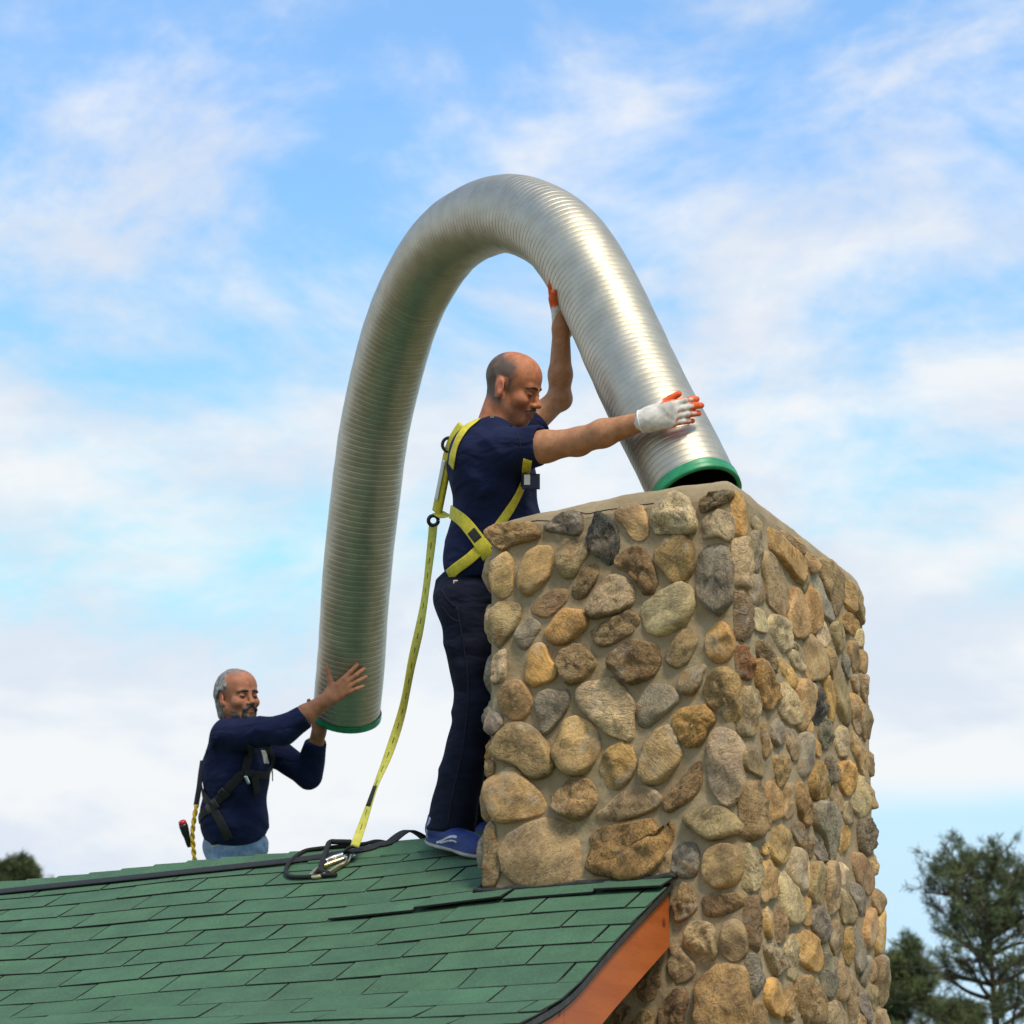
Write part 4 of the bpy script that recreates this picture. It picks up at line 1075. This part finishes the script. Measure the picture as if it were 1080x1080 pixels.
def foldsT(P):
    x, y, z = P.T
    c1 = crease(y*15+1.2*np.sin(x*14+z*6)+x*7); c2 = crease(y*9+x*17+1.1*np.sin(y*8))
    return -c1*sst(vnoise(P, 8, 3.), -.2, .5)*.008-c2*sst(vnoise(P, 7, 8.), 0., .6)*.007+vnoise(P, 16, 1.)*.003
hipR, knR, anR = J(492, 645, 7.70), J(502, 745, 7.64), J(474, 876, 7.58)
hipL, knL, anL = J(500, 645, 7.90), J(505, 752, 7.92), J(500, 872, 7.86)
waist = (J(490, 601, 7.8), np.array([0, 1., 0]))
trs = [el(J(502, 622, 7.80), (.132, .10, .165), None, .04, waist), rc(hipR, .092, knR, .066, .05), rc(knR, .066, anR, .080, .04, (J(474, 877, 7.58), nrmz([-.05, -1., -.1]))), rc(hipL, .094, knL, .070, .05), rc(knL, .070, anL, .075, .04, (J(500, 873, 7.86), nrmz([-.05, -1., -.1]))), el(J(487, 632, 7.76), (.088, .075, .12), None, .05)]
trou = body_part('trousers', trs, .0060, 'navy_trousers', A, foldsT, None, 1)
def glove_cols(o, x, zd, L0, ty):
    x, zd = nrmz(x), nrmz(zd); ty = nrmz(ty-x*(ty@x))
    def fn(V, N_):
        q = V-o; a = q@x; n = vnoise(V, 130)
        fi = sst(a, .085, .105); m = np.maximum(sst(-(N_@zd)+n*.12, -.42-.34*0, -.18)*sst(a, .035, .055), sst(a+n*.004, L0-.006, L0+.006))
        m = np.maximum(m, fi*sst(-(N_@zd)+n*.10, -.80, -.60)); m = np.maximum(m, sst(q@ty+n*.002, .036, .041)*sst(a+n*.003, .068, .078))
        col = np.tile([.70, .67, .63], (len(V), 1)); d = sst(vnoise(V, 45, 9), .5, .95)*.35; col = mixc(col, d, (.40, .35, .29)); col = mixc(col, m, (.74, .115, .018))
        return np.concatenate([col, np.ones((len(V), 1))], 1)
    fn.wants_normal = True
    return fn
# near glove lies across the liner
gx = nrmz(J(717, 434, 7.335)-wrR); gz = nrmz(np.array([-.12, .10, -1.0])); gt = np.array([-.05, 1., .05])
gp = hand(wrR+np.array([.004, 0, -.004]), gx, gz, gt, 1.06, ((.42, .42, .3), (.45, .42, .3), (.45, .45, .3), (.42, .42, .3)), (.07, .02, -.025, -.07), (.42, .12, .1), 1.12, .0012, .30)
cuff = rc(wrR-gx*.012, .0375, wrR+gx*.03, .036, .012, (wrR-gx*.010, -gx))
body_part('glove', gp+[cuff], .0026, 'work_glove', A, lambda P: vnoise(P, 120)*.0006, glove_cols(wrR, gx, gz, .168, gt), 1)
tcf = np.linspace(0, 2*math.pi, 28); e1_ = nrmz(np.cross(gx, [0, 0, 1.])); e2_ = np.cross(gx, e1_)
tube('cuff_band', np.array([c2w(wrR-gx*.009+.0365*(math.cos(t)*e1_+math.sin(t)*e2_)) for t in tcf]), .0034, MATS['label_white'], A, 7)
# far glove reaches up behind the liner
gx2 = nrmz(np.array([-.24, 1., .02])); gz2 = nrmz(np.array([-.75, .0, .62])); gt2 = np.array([-.5, .1, -.8])
gp2 = hand(J(594, 344, 8.10), gx2, gz2, gt2, 1.06, ((.15, .3, .3),)*4, (.08, .02, -.03, -.08), (.5, .1, .1), 1.12, .0012)
body_part('glove', gp2+[rc(J(592, 347, 8.08)-gx2*.01, .036, J(593, 335, 8.09), .034, .012, (J(592, 347.5, 8.08), -gx2))], .0030, 'work_glove', A, None, lambda V: np.concatenate([mixc(np.tile([.70, .67, .63], (len(V), 1)), sst((V-J(594, 344, 8.10))@gx2+vnoise(V, 90)*.004, .062, .074), (.74, .115, .018)), np.ones((len(V), 1))], 1), 1)
# running shoes
def shoe(parent, heel, toe, top, lab=None):
    ax_ = nrmz(toe-heel); upv = nrmz(top-heel-ax_*((top-heel)@ax_)); sdv = np.cross(ax_, upv); Lh = np.linalg.norm(toe-heel)
    P_ = lambda a, b, c: heel+ax_*a*Lh+upv*b+sdv*c
    R3 = np.stack([ax_, upv, sdv])
    upper = [el(P_(.20, .050, 0), (.062, .046, .038), R3, .03), el(P_(.55, .040, 0), (.10, .036, .043), R3, .04), el(P_(.82, .030, .002), (.058, .026, .042), R3, .03), rc(P_(.16, .06, 0), .042, P_(.18, .105, 0), .040, .02, (P_(.18, .098, 0), nrmz(upv+ax_*.25)))]
    sole = [el(P_(.20, .012, 0), (.068, .017, .042), R3, .02), el(P_(.50, .013, 0), (.12, .015, .043), R3, .02), el(P_(.80, .012, .002), (.068, .015, .047), R3, .02)]
    def cf_(V):
        q = V-heel; a, b, c = q@ax_/Lh, q@upv, q@sdv; n = vnoise(V, 90)
        col = np.tile([.014, .034, .185], (len(V), 1)); col = mixc(col, sst(vnoise(V, 55, 3), .3, .8)*.5, (.006, .014, .06))
        col = mixc(col, sst(.018-b, 0, .003), (.52, .52, .51)); col = mixc(col, sst(.006-b, 0, .003), (.12, .12, .13))
        # pale side stripes and heel piping
        st = (np.abs(b-.040-.018*np.sin((a-.42)*9)) < .0035)*(a > .30)*(a < .62)*(np.abs(c) > .02); col = mixc(col, st*.9, (.62, .62, .62))
        st2 = (np.abs(b-.032-.012*np.sin((a-.42)*9)) < .0025)*(a > .36)*(a < .64)*(np.abs(c) > .02); col = mixc(col, st2*.9, (.62, .62, .62))
        hp2 = (np.abs(a-.12-.9*(b-.05)) < .018)*(b > .03)*(np.abs(c) > .015); col = mixc(col, hp2*.8, (.45, .47, .5))
        return np.concatenate([col, np.ones((len(V), 1))], 1)
    return body_part('shoe', upper+sole, .0022, 'running_shoe', parent, None, cf_, 1)
shoe(A, J(453, 889, 7.62), J(514, 906, 7.40), J(457, 868, 7.60))
shoe(A, J(487, 889, 7.86), J(548, 897, 7.72), J(490, 860, 7.86))

def bvh(o):
    m = o.data; b = org(o.parent); vs = [v.co+Vector(b) for v in m.vertices]; return BVHTree.FromPolygons(vs, [tuple(p.vertices) for p in m.polygons])
def strap_on(name, tree, pts, width, mat, parent, off=.003, n=26, thick=.0035, backs=()):
    """webbing laid on a garment along places seen in the photograph"""
    p3, n3 = [], []
    c = catmull([np.array([x, y, 0]) for x, y in pts], 12); c, _ = resample(c, n)
    for q in c:
        hit, nr_, _, _ = tree.ray_cast(Vector(CAM), Vector(nrmz(ray(q[0], q[1]))))
        if hit is None:
            hit, nr_, _, _ = tree.find_nearest(Vector(at(q[0], q[1], p3[-1] if False else 7.8 if parent is A else 10.0)))
        p3.append(np.array(hit)); n3.append(np.array(nr_))
    p3, n3 = np.array(p3), np.array(n3)
    for _ in range(3):
        p3[1:-1] = (p3[:-2]+2*p3[1:-1]+p3[2:])/4; n3[1:-1] = (n3[:-2]+2*n3[1:-1]+n3[2:])/4
    n3 /= np.linalg.norm(n3, axis=1)[:, None]
    return ribbon(name, p3+n3*off, n3, width, thick, MATS[mat], parent), p3, n3
tA = bvh(shirtA)
strap_on('harness_strap', tA, [(503,444),(492,452),(484,464),(479,478),(477,492)], .042, 'yellow_webbing', A)
strap_on('harness_strap', tA, [(477,540),(488,548),(498,560),(507,573),(516,588)], .046, 'yellow_webbing', A, .005)
strap_on('harness_strap', tA, [(474,606),(484,598),(495,590),(506,580),(516,572)], .038, 'yellow_webbing', A, .003)
strap_on('harness_strap', tA, [(557,484),(553,502),(547,519),(538,536),(528,552),(518,566)], .030, 'yellow_webbing', A, .004)
strap_on('strap_label', tA, [(498,560),(505,570)], .032, 'stitch_black', A, .009, 6, .0012)
strap_on('neck_trim', tA, [(503,441),(509,437.5),(515,438),(520,441)], .008, 'yellow_webbing', A, .002, 10, .003)
strap_on('shoulder_seam', tA, [(539,448),(546,457),(549,470),(546,484),(538,496)], .004, 'navy_seam', A, .0006, 24, .0012)
strap_on('sleeve_hem', tA, [(564.5,453),(564,462),(562,472),(558.5,482)], .004, 'navy_seam', A, .0006, 16, .0012)
tT = bvh(trou)
strap_on('side_seam', tT, [(482,640),(489,680),(494,730),(488,790),(477,840),(472,872)], .005, 'navy_seam', A, .0006, 60, .0014)
strap_on('pocket_seam', tT, [(466,622),(472,632),(480,640)], .005, 'navy_seam', A, .0008, 12, .0014)
strap_on('back_pocket_seam', tT, [(467,640),(476,652),(486,656)], .005, 'navy_seam', A, .0008, 12, .0014)
# dorsal plate, ring and the padded shock pack that hangs off the back
bp = [at(489, 449, 7.80), at(480, 463, 7.81), at(474, 480, 7.83), at(470, 500, 7.86), at(466, 520, 7.89), at(462, 540, 7.92)]
bc = catmull(bp, 8); nn_ = [nrmz(-RT*.75-FW*.66)]*len(bc)
ribbon('shock_pack', bc, nn_, .045, .012, MATS['yellow_webbing'], A)
ribbon('pack_label', bc[18:36]+np.array(nn_[18:36])*.0125+RT*-.006, nn_[18:36], .018, .0012, MATS['label_white'], A)
ribbon('harness_strap', catmull([at(462, 541, 7.92), at(470, 545, 7.86), at(480, 544, 7.79), at(489, 549, 7.72)], 8), [nrmz(UP-FW*.6)]*25, .042, .004, MATS['yellow_webbing'], A)
th = np.linspace(0, 2*math.pi, 24)
tube('dorsal_ring', np.array([at(474, 469, 7.82)+.024*(math.cos(t)*RT+math.sin(t)*UP) for t in th]), .006, MATS['black_plastic'], A, 8)
tube('lanyard_ring', np.array([at(457, 549, 7.93)+.017*(math.cos(t)*RT+math.sin(t)*UP) for t in th]), .007, MATS['black_plastic'], A, 8)
# chest buckle
def slab(name, c, u, v_, n_, a, b, t, mat, parent):
    u, v_, n_ = nrmz(u), nrmz(v_), nrmz(n_); V = []
    for k, s_ in ((0, 1.), (t*.75, 1.), (t, .88)):
        for x, y in ((-1, -1), (1, -1), (1, 1), (-1, 1)): V.append(c+u*x*a/2*s_+v_*y*b/2*s_+n_*k)
    f = [(3, 2, 1, 0), (8, 9, 10, 11)]
    for k in range(2):
        for j in range(4): f.append((4*k+j, 4*k+(j+1) % 4, 4*k+4+(j+1) % 4, 4*k+4+j))
    return mk(name, V, f, MATS[mat], parent, smooth=False)
slab('chest_buckle', at(560, 508, 7.60), RT, UP, -FW, .060, .052, .022, 'buckle_blue', A); slab('buckle_label', at(556, 506, 7.575), RT, UP, -FW, .020, .034, .003, 'label_white', A)
slab('chest_strap', at(553, 500, 7.615), RT, UP, -FW, .024, .085, .008, 'black_webbing', A)
slab('waist_tag', at(480.5, 614, 7.655), RT, UP, -FW, .016, .014, .002, 'label_white', A)
slab('tag_emblem', at(480.5, 614, 7.6525), RT, UP, -FW, .008, .007, .001, 'red_plastic', A)

# ---- second man: long-sleeved navy top, black harness, jeans, behind the ridge
B = person(250, 1125, 10.15, 'grey-haired bearded man in navy top and black harness lifting the lower end of the liner')
GO = J(251.5, 735, 10.0); GF = np.array([.64, .16, -.76]); GU = np.array([.03, 1., .05])
gp_, GW, GFR = head_prims(GO, GF, GU, 1.0)
s2R, e2R, w2R = J(240, 776, 9.92), J(299, 770, 9.74), J(346, 737, 9.735)
s2L, e2L, w2L = J(284, 788, 10.18), J(326, 818, 10.10), J(337, 768, 10.02)
fx = nrmz(J(378, 714, 9.76)-w2R); fz = nrmz(np.array([.25, .1, -1.0])); ft = nrmz(np.array([-.75, 1., .05]))
h1 = hand(w2R+fx*.004, fx, fz, ft, 1.03, ((.16, .2, .16), (.14, .2, .16), (.16, .2, .16), (.18, .2, .18)), (.20, .05, -.09, -.24), (.92, -.25, -.10), 1.0, 0, .12)
lx = nrmz(np.array([.10, 1., .25])); h2 = hand(w2L, lx, nrmz(np.array([-.5, 0, .8])), np.array([-.8, 0, -.5]), 1.03, ((.4, .4, .3),)*4)
armB = [rc(s2R, .058, e2R, .046, .02), rc(e2R, .046, J(322, 754, 9.735), .043, .02), rc(J(322, 754, 9.735), .043, w2R, .030, .02), rc(s2L, .058, e2L, .046, .02), rc(e2L, .046, w2L, .030, .02)]
coreB = [el(J(250, 830, 10.05), (.13, .22, .14), None, .03), rc(s2R, .06, s2L, .06, .03)]
def hairB(a, b, c, n):
    m = sst(c-.075+.5*np.maximum(.03-a, 0)*-1, 0, .03)*sst(.07-a, 0, .02)*.8*(.7+.3*n)
    return np.clip(m, 0, 1), np.tile([.16, .15, .14], (len(a), 1))
body_part('body', gp_+neck(GW, 1.0, J(254, 768, 10.04))+coreB+armB+h1+h2, .0032, 'skin', B, None, lambda V: face_cols(V, GO, GFR, 1.0, hairB, np.array([.38, .165, .085]), np.array([.42, .175, .10])), 1)
for y in (-1, 1): body_part('eyebrow', brow(GW, GFR, y, -.002, 1.1), .0022, 'hair_strands', B, hairy, lambda V: np.tile([.03, .025, .021, 1], (len(V), 1)), 0)
def greys(base, amp):
    def fn(V):
        n = vnoise(V*np.array([1, .35, 1]), 150); c = np.array(base)[None]*(1+amp*n[:, None]); return np.concatenate([np.clip(c, .01, 1), np.ones((len(V), 1))], 1)
    return fn
def strand(P): return vnoise(P*np.array([1, .3, 1]), 190)*.0016+vnoise(P, 60)*.002
f_, l_, u_ = GFR; axG = np.stack([f_, l_, u_])
hairp = [el(GW(-.030, 0, .040), (.090, .0825, .088), axG, .02), rc(GW(-.070, 0, .02), .066, GW(-.078, 0, -.075), .045, .03), rc(GW(-.045, -.058, .01), .030, GW(-.055, -.05, -.075), .022, .03), rc(GW(-.045, .058, .01), .030, GW(-.055, .05, -.075), .022, .03), rc(GW(.010, -.070, .045), .016, GW(-.03, -.078, .01), .016, .02), rc(GW(.010, .070, .045), .016, GW(-.03, .078, .01), .016, .02),
         sub(el(GW(.098, 0, .012), (.082, .12, .098), axG), .012), sub(el(GW(-.008, -.090, -.008), (.024, .022, .036), axG), .006), sub(el(GW(-.008, .090, -.008), (.024, .022, .036), axG), .006)]
body_part('hair', hairp, .0028, 'hair_strands', B, strand, greys((.20, .195, .185), .55), 1)
bd = [rc(GW(.002, -.056, -.040), .011, GW(.040, -.042, -.086), .013, .02), rc(GW(.002, .056, -.040), .011, GW(.040, .042, -.086), .013, .02), rc(GW(.040, -.042, -.086), .013, GW(.070, 0, -.104), .018, .02), rc(GW(.040, .042, -.086), .013, GW(.070, 0, -.104), .018, .02),
      rc(GW(.100, -.006, -.050), .0085, GW(.088, -.028, -.064), .0075, .006), rc(GW(.100, .006, -.050), .0085, GW(.088, .028, -.064), .0075, .006), rc(GW(.088, -.028, -.064), .0075, GW(.078, -.026, -.092), .010, .008), rc(GW(.088, .028, -.064), .0075, GW(.078, .026, -.092), .010, .008), rc(GW(.086, -.012, -.094), .011, GW(.086, .012, -.094), .011, .01)]
body_part('beard', bd, .0028, 'hair_strands', B, strand, greys((.060, .054, .048), .6), 1)
def foldsB(P):
    x, y, z = P.T
    c1 = crease(y*14-x*15+1.2*np.sin(x*10+z*6)); c2 = crease(x*16+y*8+1.1*np.sin(y*9+z*5))
    return -c1*sst(vnoise(P, 8, 3.), -.3, .5)*.009-c2*sst(vnoise(P, 8, 8.), -.1, .6)*.008+vnoise(P, 16, 4.)*.003
hemB = (J(250, 888, 10.05), nrmz([.12, -1., 0]))
cutBR = (J(322, 755.5, 9.735), nrmz(w2R-e2R)); cutBL = (J(333, 783, 10.05), nrmz(w2L-e2L))
topB = [el(J(249, 815, 10.05), (.150, .21, .180), None, .05), el(J(247, 865, 10.05), (.150, .16, .172), None, .05, hemB), rc(J(240, 781, 9.96), .074, J(276, 786, 10.15), .074, .06), rc(J(252, 772, 10.03), .062, J(255, 771, 10.07), .062, .05)]
slvB = [rc(s2R, .074, e2R, .060, .03), rc(e2R, .060, J(330, 750, 9.73), .050, .03, cutBR), rc(s2L, .070, e2L, .054, .03), rc(e2L, .055, J(334, 778, 10.04), .047, .03, cutBL)]
slvB += [sub(rc(J(319, 757.5, 9.735), .0445, J(340, 744, 9.73), .0445, .004), .002)]
def topcols(V): return np.ones((len(V), 4))
topo = body_part('long_sleeved_top', topB+slvB, .0052, 'navy_shirt', B, foldsB, None, 1)
legsB = [el(J(248, 892, 10.07), (.142, .11, .165), None, .04), rc(J(238, 920, 9.98), .090, J(242, 1015, 9.95), .066, .04), rc(J(242, 1015, 9.95), .066, J(240, 1108, 10.02), .062, .04), rc(J(260, 920, 10.16), .090, J(266, 1015, 10.2), .066, .04), rc(J(266, 1015, 10.2), .066, J(266, 1108, 10.26), .062, .04)]
jeans = body_part('jeans', legsB, .0065, 'denim', B, foldsT, None, 1)
shoe(B, J(232, 1128, 10.05), J(292, 1134, 9.9), J(233, 1100, 10.05)); shoe(B, J(258, 1122, 10.3), J(318, 1128, 10.15), J(259, 1094, 10.3))
tB = bvh(topo)
strap_on('harness_strap', tB, [(256,816),(246,826),(236,838),(224,850),(214,859),(206,866)], .040, 'black_webbing', B, .004)
strap_on('harness_strap', tB, [(211,826),(217,840),(225,852),(234,868),(242,885)], .040, 'black_webbing', B, .006)
strap_on('harness_strap', tB, [(266,786),(262,798),(259,810),(257,820)], .036, 'black_webbing', B, .004, 14)
strap_on('harness_strap', tB, [(257,815),(264,816),(272,817),(281,818),(285,818)], .034, 'black_webbing', B, .006, 14)
strap_on('harness_strap', tB, [(281,786),(286,797),(287,808),(285,818)], .034, 'black_webbing', B, .004, 12)
strap_on('loose_strap_end', tB, [(266,818),(268,826),(269,836)], .036, 'black_webbing', B, .012, 8)
for p in (((234,839),(239,834)), ((230,846),(226,850)), ((220,855),(223,852))): strap_on('strap_keeper', tB, p, .048, 'black_plastic', B, .007, 5, .005)
hb, _, _, _ = tB.ray_cast(Vector(CAM), Vector(nrmz(ray(279, 798))))
slab('name_badge', np.array(hb)-FW*.010, nrmz(RT+FW*.25), nrmz(UP-RT*.25), -FW, .028, .060, .003, 'label_white', B)
tJ = bvh(jeans)
strap_on('pocket_seam', tJ, [(214,894),(224,893),(236,889),(243,886)], .005, 'denim_seam', B, .0006, 14, .0012)
strap_on('waist_seam', tJ, [(208,889),(220,886),(236,884)], .004, 'denim_seam', B, .0006, 14, .0012)
strap_on('buckle', tB, [(283.5,812),(284,818),(284,823)], .014, 'zinc', B, .013, 6, .004)
strap_on('clip', tB, [(258,818),(260,822),(261,826)], .014, 'zinc', B, .012, 6, .006)
tube('back_clip', np.array([at(213, 812, 10.02)+.016*math.cos(t)*RT*.6+.024*math.sin(t)*UP for t in th]), .004, MATS['zinc'], B, 8)
ribbon('harness_strap', catmull([at(214, 802, 10.02), at(212, 815, 10.0), at(210, 832, 9.98), at(207, 850, 9.98)], 6), [nrmz(-RT*.6-FW*.8)]*19, .030, .004, MATS['black_webbing'], B)
# braided yellow lanyard at his back and the tool at his hip
rp = tag(empty('braided_rope', at(206, 905, 9.97)), 'braided yellow rope hanging at the bearded man’s back', 'rope')
c = resample(catmull([at(207.5, 849, 9.97), at(205, 862, 9.96), at(203, 880, 9.955), at(204, 895, 9.955), at(206, 912, 9.955)], 10), 60)[0]
tz = np.linspace(0, 24, 60)
for k in range(2): tube('strand', c+np.outer(np.cos(tz+k*math.pi), RT)*.0052+np.outer(np.sin(tz+k*math.pi), FW)*.0052, .0062, MATS['yellow_rope'], rp, 7)
tl_ = tag(empty('tool_handle', at(199, 892, 9.97)), 'black tool handle with a red end cap sticking out at the bearded man’s hip', 'tool')
a, b = at(200, 893, 9.97), at(192, 866, 9.95)
tube('grip', np.array([a+(b-a)*t for t in (0, .1, .35, .5, .8, .9)]), np.array([.010, .012, .013, .017, .020, .018]), MATS['black_plastic'], tl_, 12)
tube('end_cap', np.array([a+(b-a)*t for t in (.88, .90, .99, 1.03)]), np.array([.014, .018, .017, .010]), MATS['red_plastic'], tl_, 12)
# ------------------------------------------------------------------ trees beyond the roof
def pine(px, py_top, dist, height_vis, label, spread, seed, nbr=34, lean=0.0, dens=1.0, size=1.0):
    rnd = random.Random(seed); rg = np.random.default_rng(seed)
    top = at(px, py_top, dist); base = np.array([top[0], top[1], 0.0])
    t = tag(empty('pine_tree', base), label, 'tree', 'trees beyond the roof')
    H = top[2]
    tr = catmull([base+np.array([lean*math.sin(k*.7), .1*math.sin(k*1.3), H*k/6]) for k in range(7)], 6)
    rad = np.linspace(.16*size, .012, len(tr))
    tube('trunk', tr, rad, MATS['bark'], t, 8)
    V, F_ = [], []; NV = []
    def addtube(c, r):
        v, f = tube_vf(c, r, 5, False); o = sum(len(x) for x in V); V.append(v); F_.extend(tuple(i+o for i in q) for q in f)
    def tuft(p, d, L):
        n = int(rnd.randint(26, 38)*dens); u = rg.normal(size=(n, 3)); u /= np.linalg.norm(u, axis=1)[:, None]
        u = u+d*.7; u /= np.linalg.norm(u, axis=1)[:, None]; ll = L*rg.uniform(.55, 1.05, (n, 1))
        s = np.cross(u, rg.normal(size=(n, 3))); s /= np.linalg.norm(s, axis=1)[:, None]+1e-9
        wv = ll*rg.uniform(.05, .085, (n, 1)); b = p+d*rg.uniform(-.5, .3, (n, 1))*L
        NV.append(np.stack([b-s*wv*.5, b+s*wv*.5, b+u*ll+s*wv*.35, b+u*ll-s*wv*.35], 1).reshape(-1, 3))
    for k in range(nbr):
        zf = rnd.random()**1.25; z = H-.25-zf*height_vis
        i = np.argmin(abs(tr[:, 2]-z)); p0 = tr[i]
        az = rnd.random()*2*math.pi; ln = spread*(.30+.85*zf)*rnd.uniform(.55, 1.1)
        d = np.array([math.cos(az), math.sin(az), rnd.uniform(.15, .55)])
        c = [p0]; q = p0.copy(); nst = 7
        for j in range(nst):
            d = d+np.array([rnd.uniform(-.25, .25), rnd.uniform(-.25, .25), rnd.uniform(-.16, .14)]); q = q+d/np.linalg.norm(d)*ln/nst; c.append(q.copy())
        c = catmull(c, 3); addtube(c, np.linspace(.042*size, .008, len(c)))
        for j in range(int(11*dens)+3):
            a = rnd.uniform(.38, 1.0); b0 = c[int(a*(len(c)-1))]
            dd = np.array([rnd.uniform(-1, 1), rnd.uniform(-1, 1), rnd.uniform(-.1, .9)]); dd /= np.linalg.norm(dd); l2 = rnd.uniform(.15, .5)*spread*.36
            c2 = np.array([b0, b0+dd*l2*.5+np.array([0, 0, .03]), b0+dd*l2+np.array([0, 0, .08])]); addtube(c2, np.array([.010, .007, .004])*size)
            for e in range(rnd.randint(2, 4)):
                w_ = rnd.uniform(.45, 1.05); tuft(b0+(c2[2]-b0)*w_+np.array([rnd.gauss(0, .05), rnd.gauss(0, .05), rnd.gauss(0, .05)]), dd, rnd.uniform(.12, .19)*size)
    for j in range(8): tuft(top+np.array([rnd.gauss(0, .12), rnd.gauss(0, .12), -rnd.random()*.4]), np.array([0, 0, 1.]), .16*size)
    mk('branches', np.vstack(V), F_, MATS['bark'], t)
    NV = np.vstack(NV); mk('crown', NV, np.arange(len(NV)).reshape(-1, 4), MATS['pine_needles'], t, smooth=False)
    return t
pine(1040, 912, 36, 4.6, 'tall open pine with bare forked limbs at the right edge', 3.0, 11, 54, .05, .78, .95)
pine(950, 1004, 34, 2.6, 'low dark pine top peeping out beside the stone chimney', 1.3, 5, 40, 0, 1.2, .9)
pine(1002, 1052, 46, 2.5, 'small pine top between the chimney and the tall pine', 1.6, 23, 30, 0, 1.2, 1.2)
pine(14, 909, 62, 3.2, 'distant rounded tree top above the roof at the left edge', 1.7, 31, 60, 0, 1.2, 1.2)
# overhead wires
for y0, y1, nm in ((1016, 1010, 'upper'), (1052, 1050, 'lower')):
    a, b = at(860, y0, 31), at(1240, y1, 29.5); c = np.array([a+(b-a)*t-np.array([0, 0, .35*t*(1-t)]) for t in np.linspace(0, 1, 24)])
    tag(tube('overhead_wire', c, .0035, MATS['bark'], None, 5, loc=a), nm+' of two thin wires crossing in front of the tall pine', 'wire', 'overhead wires')
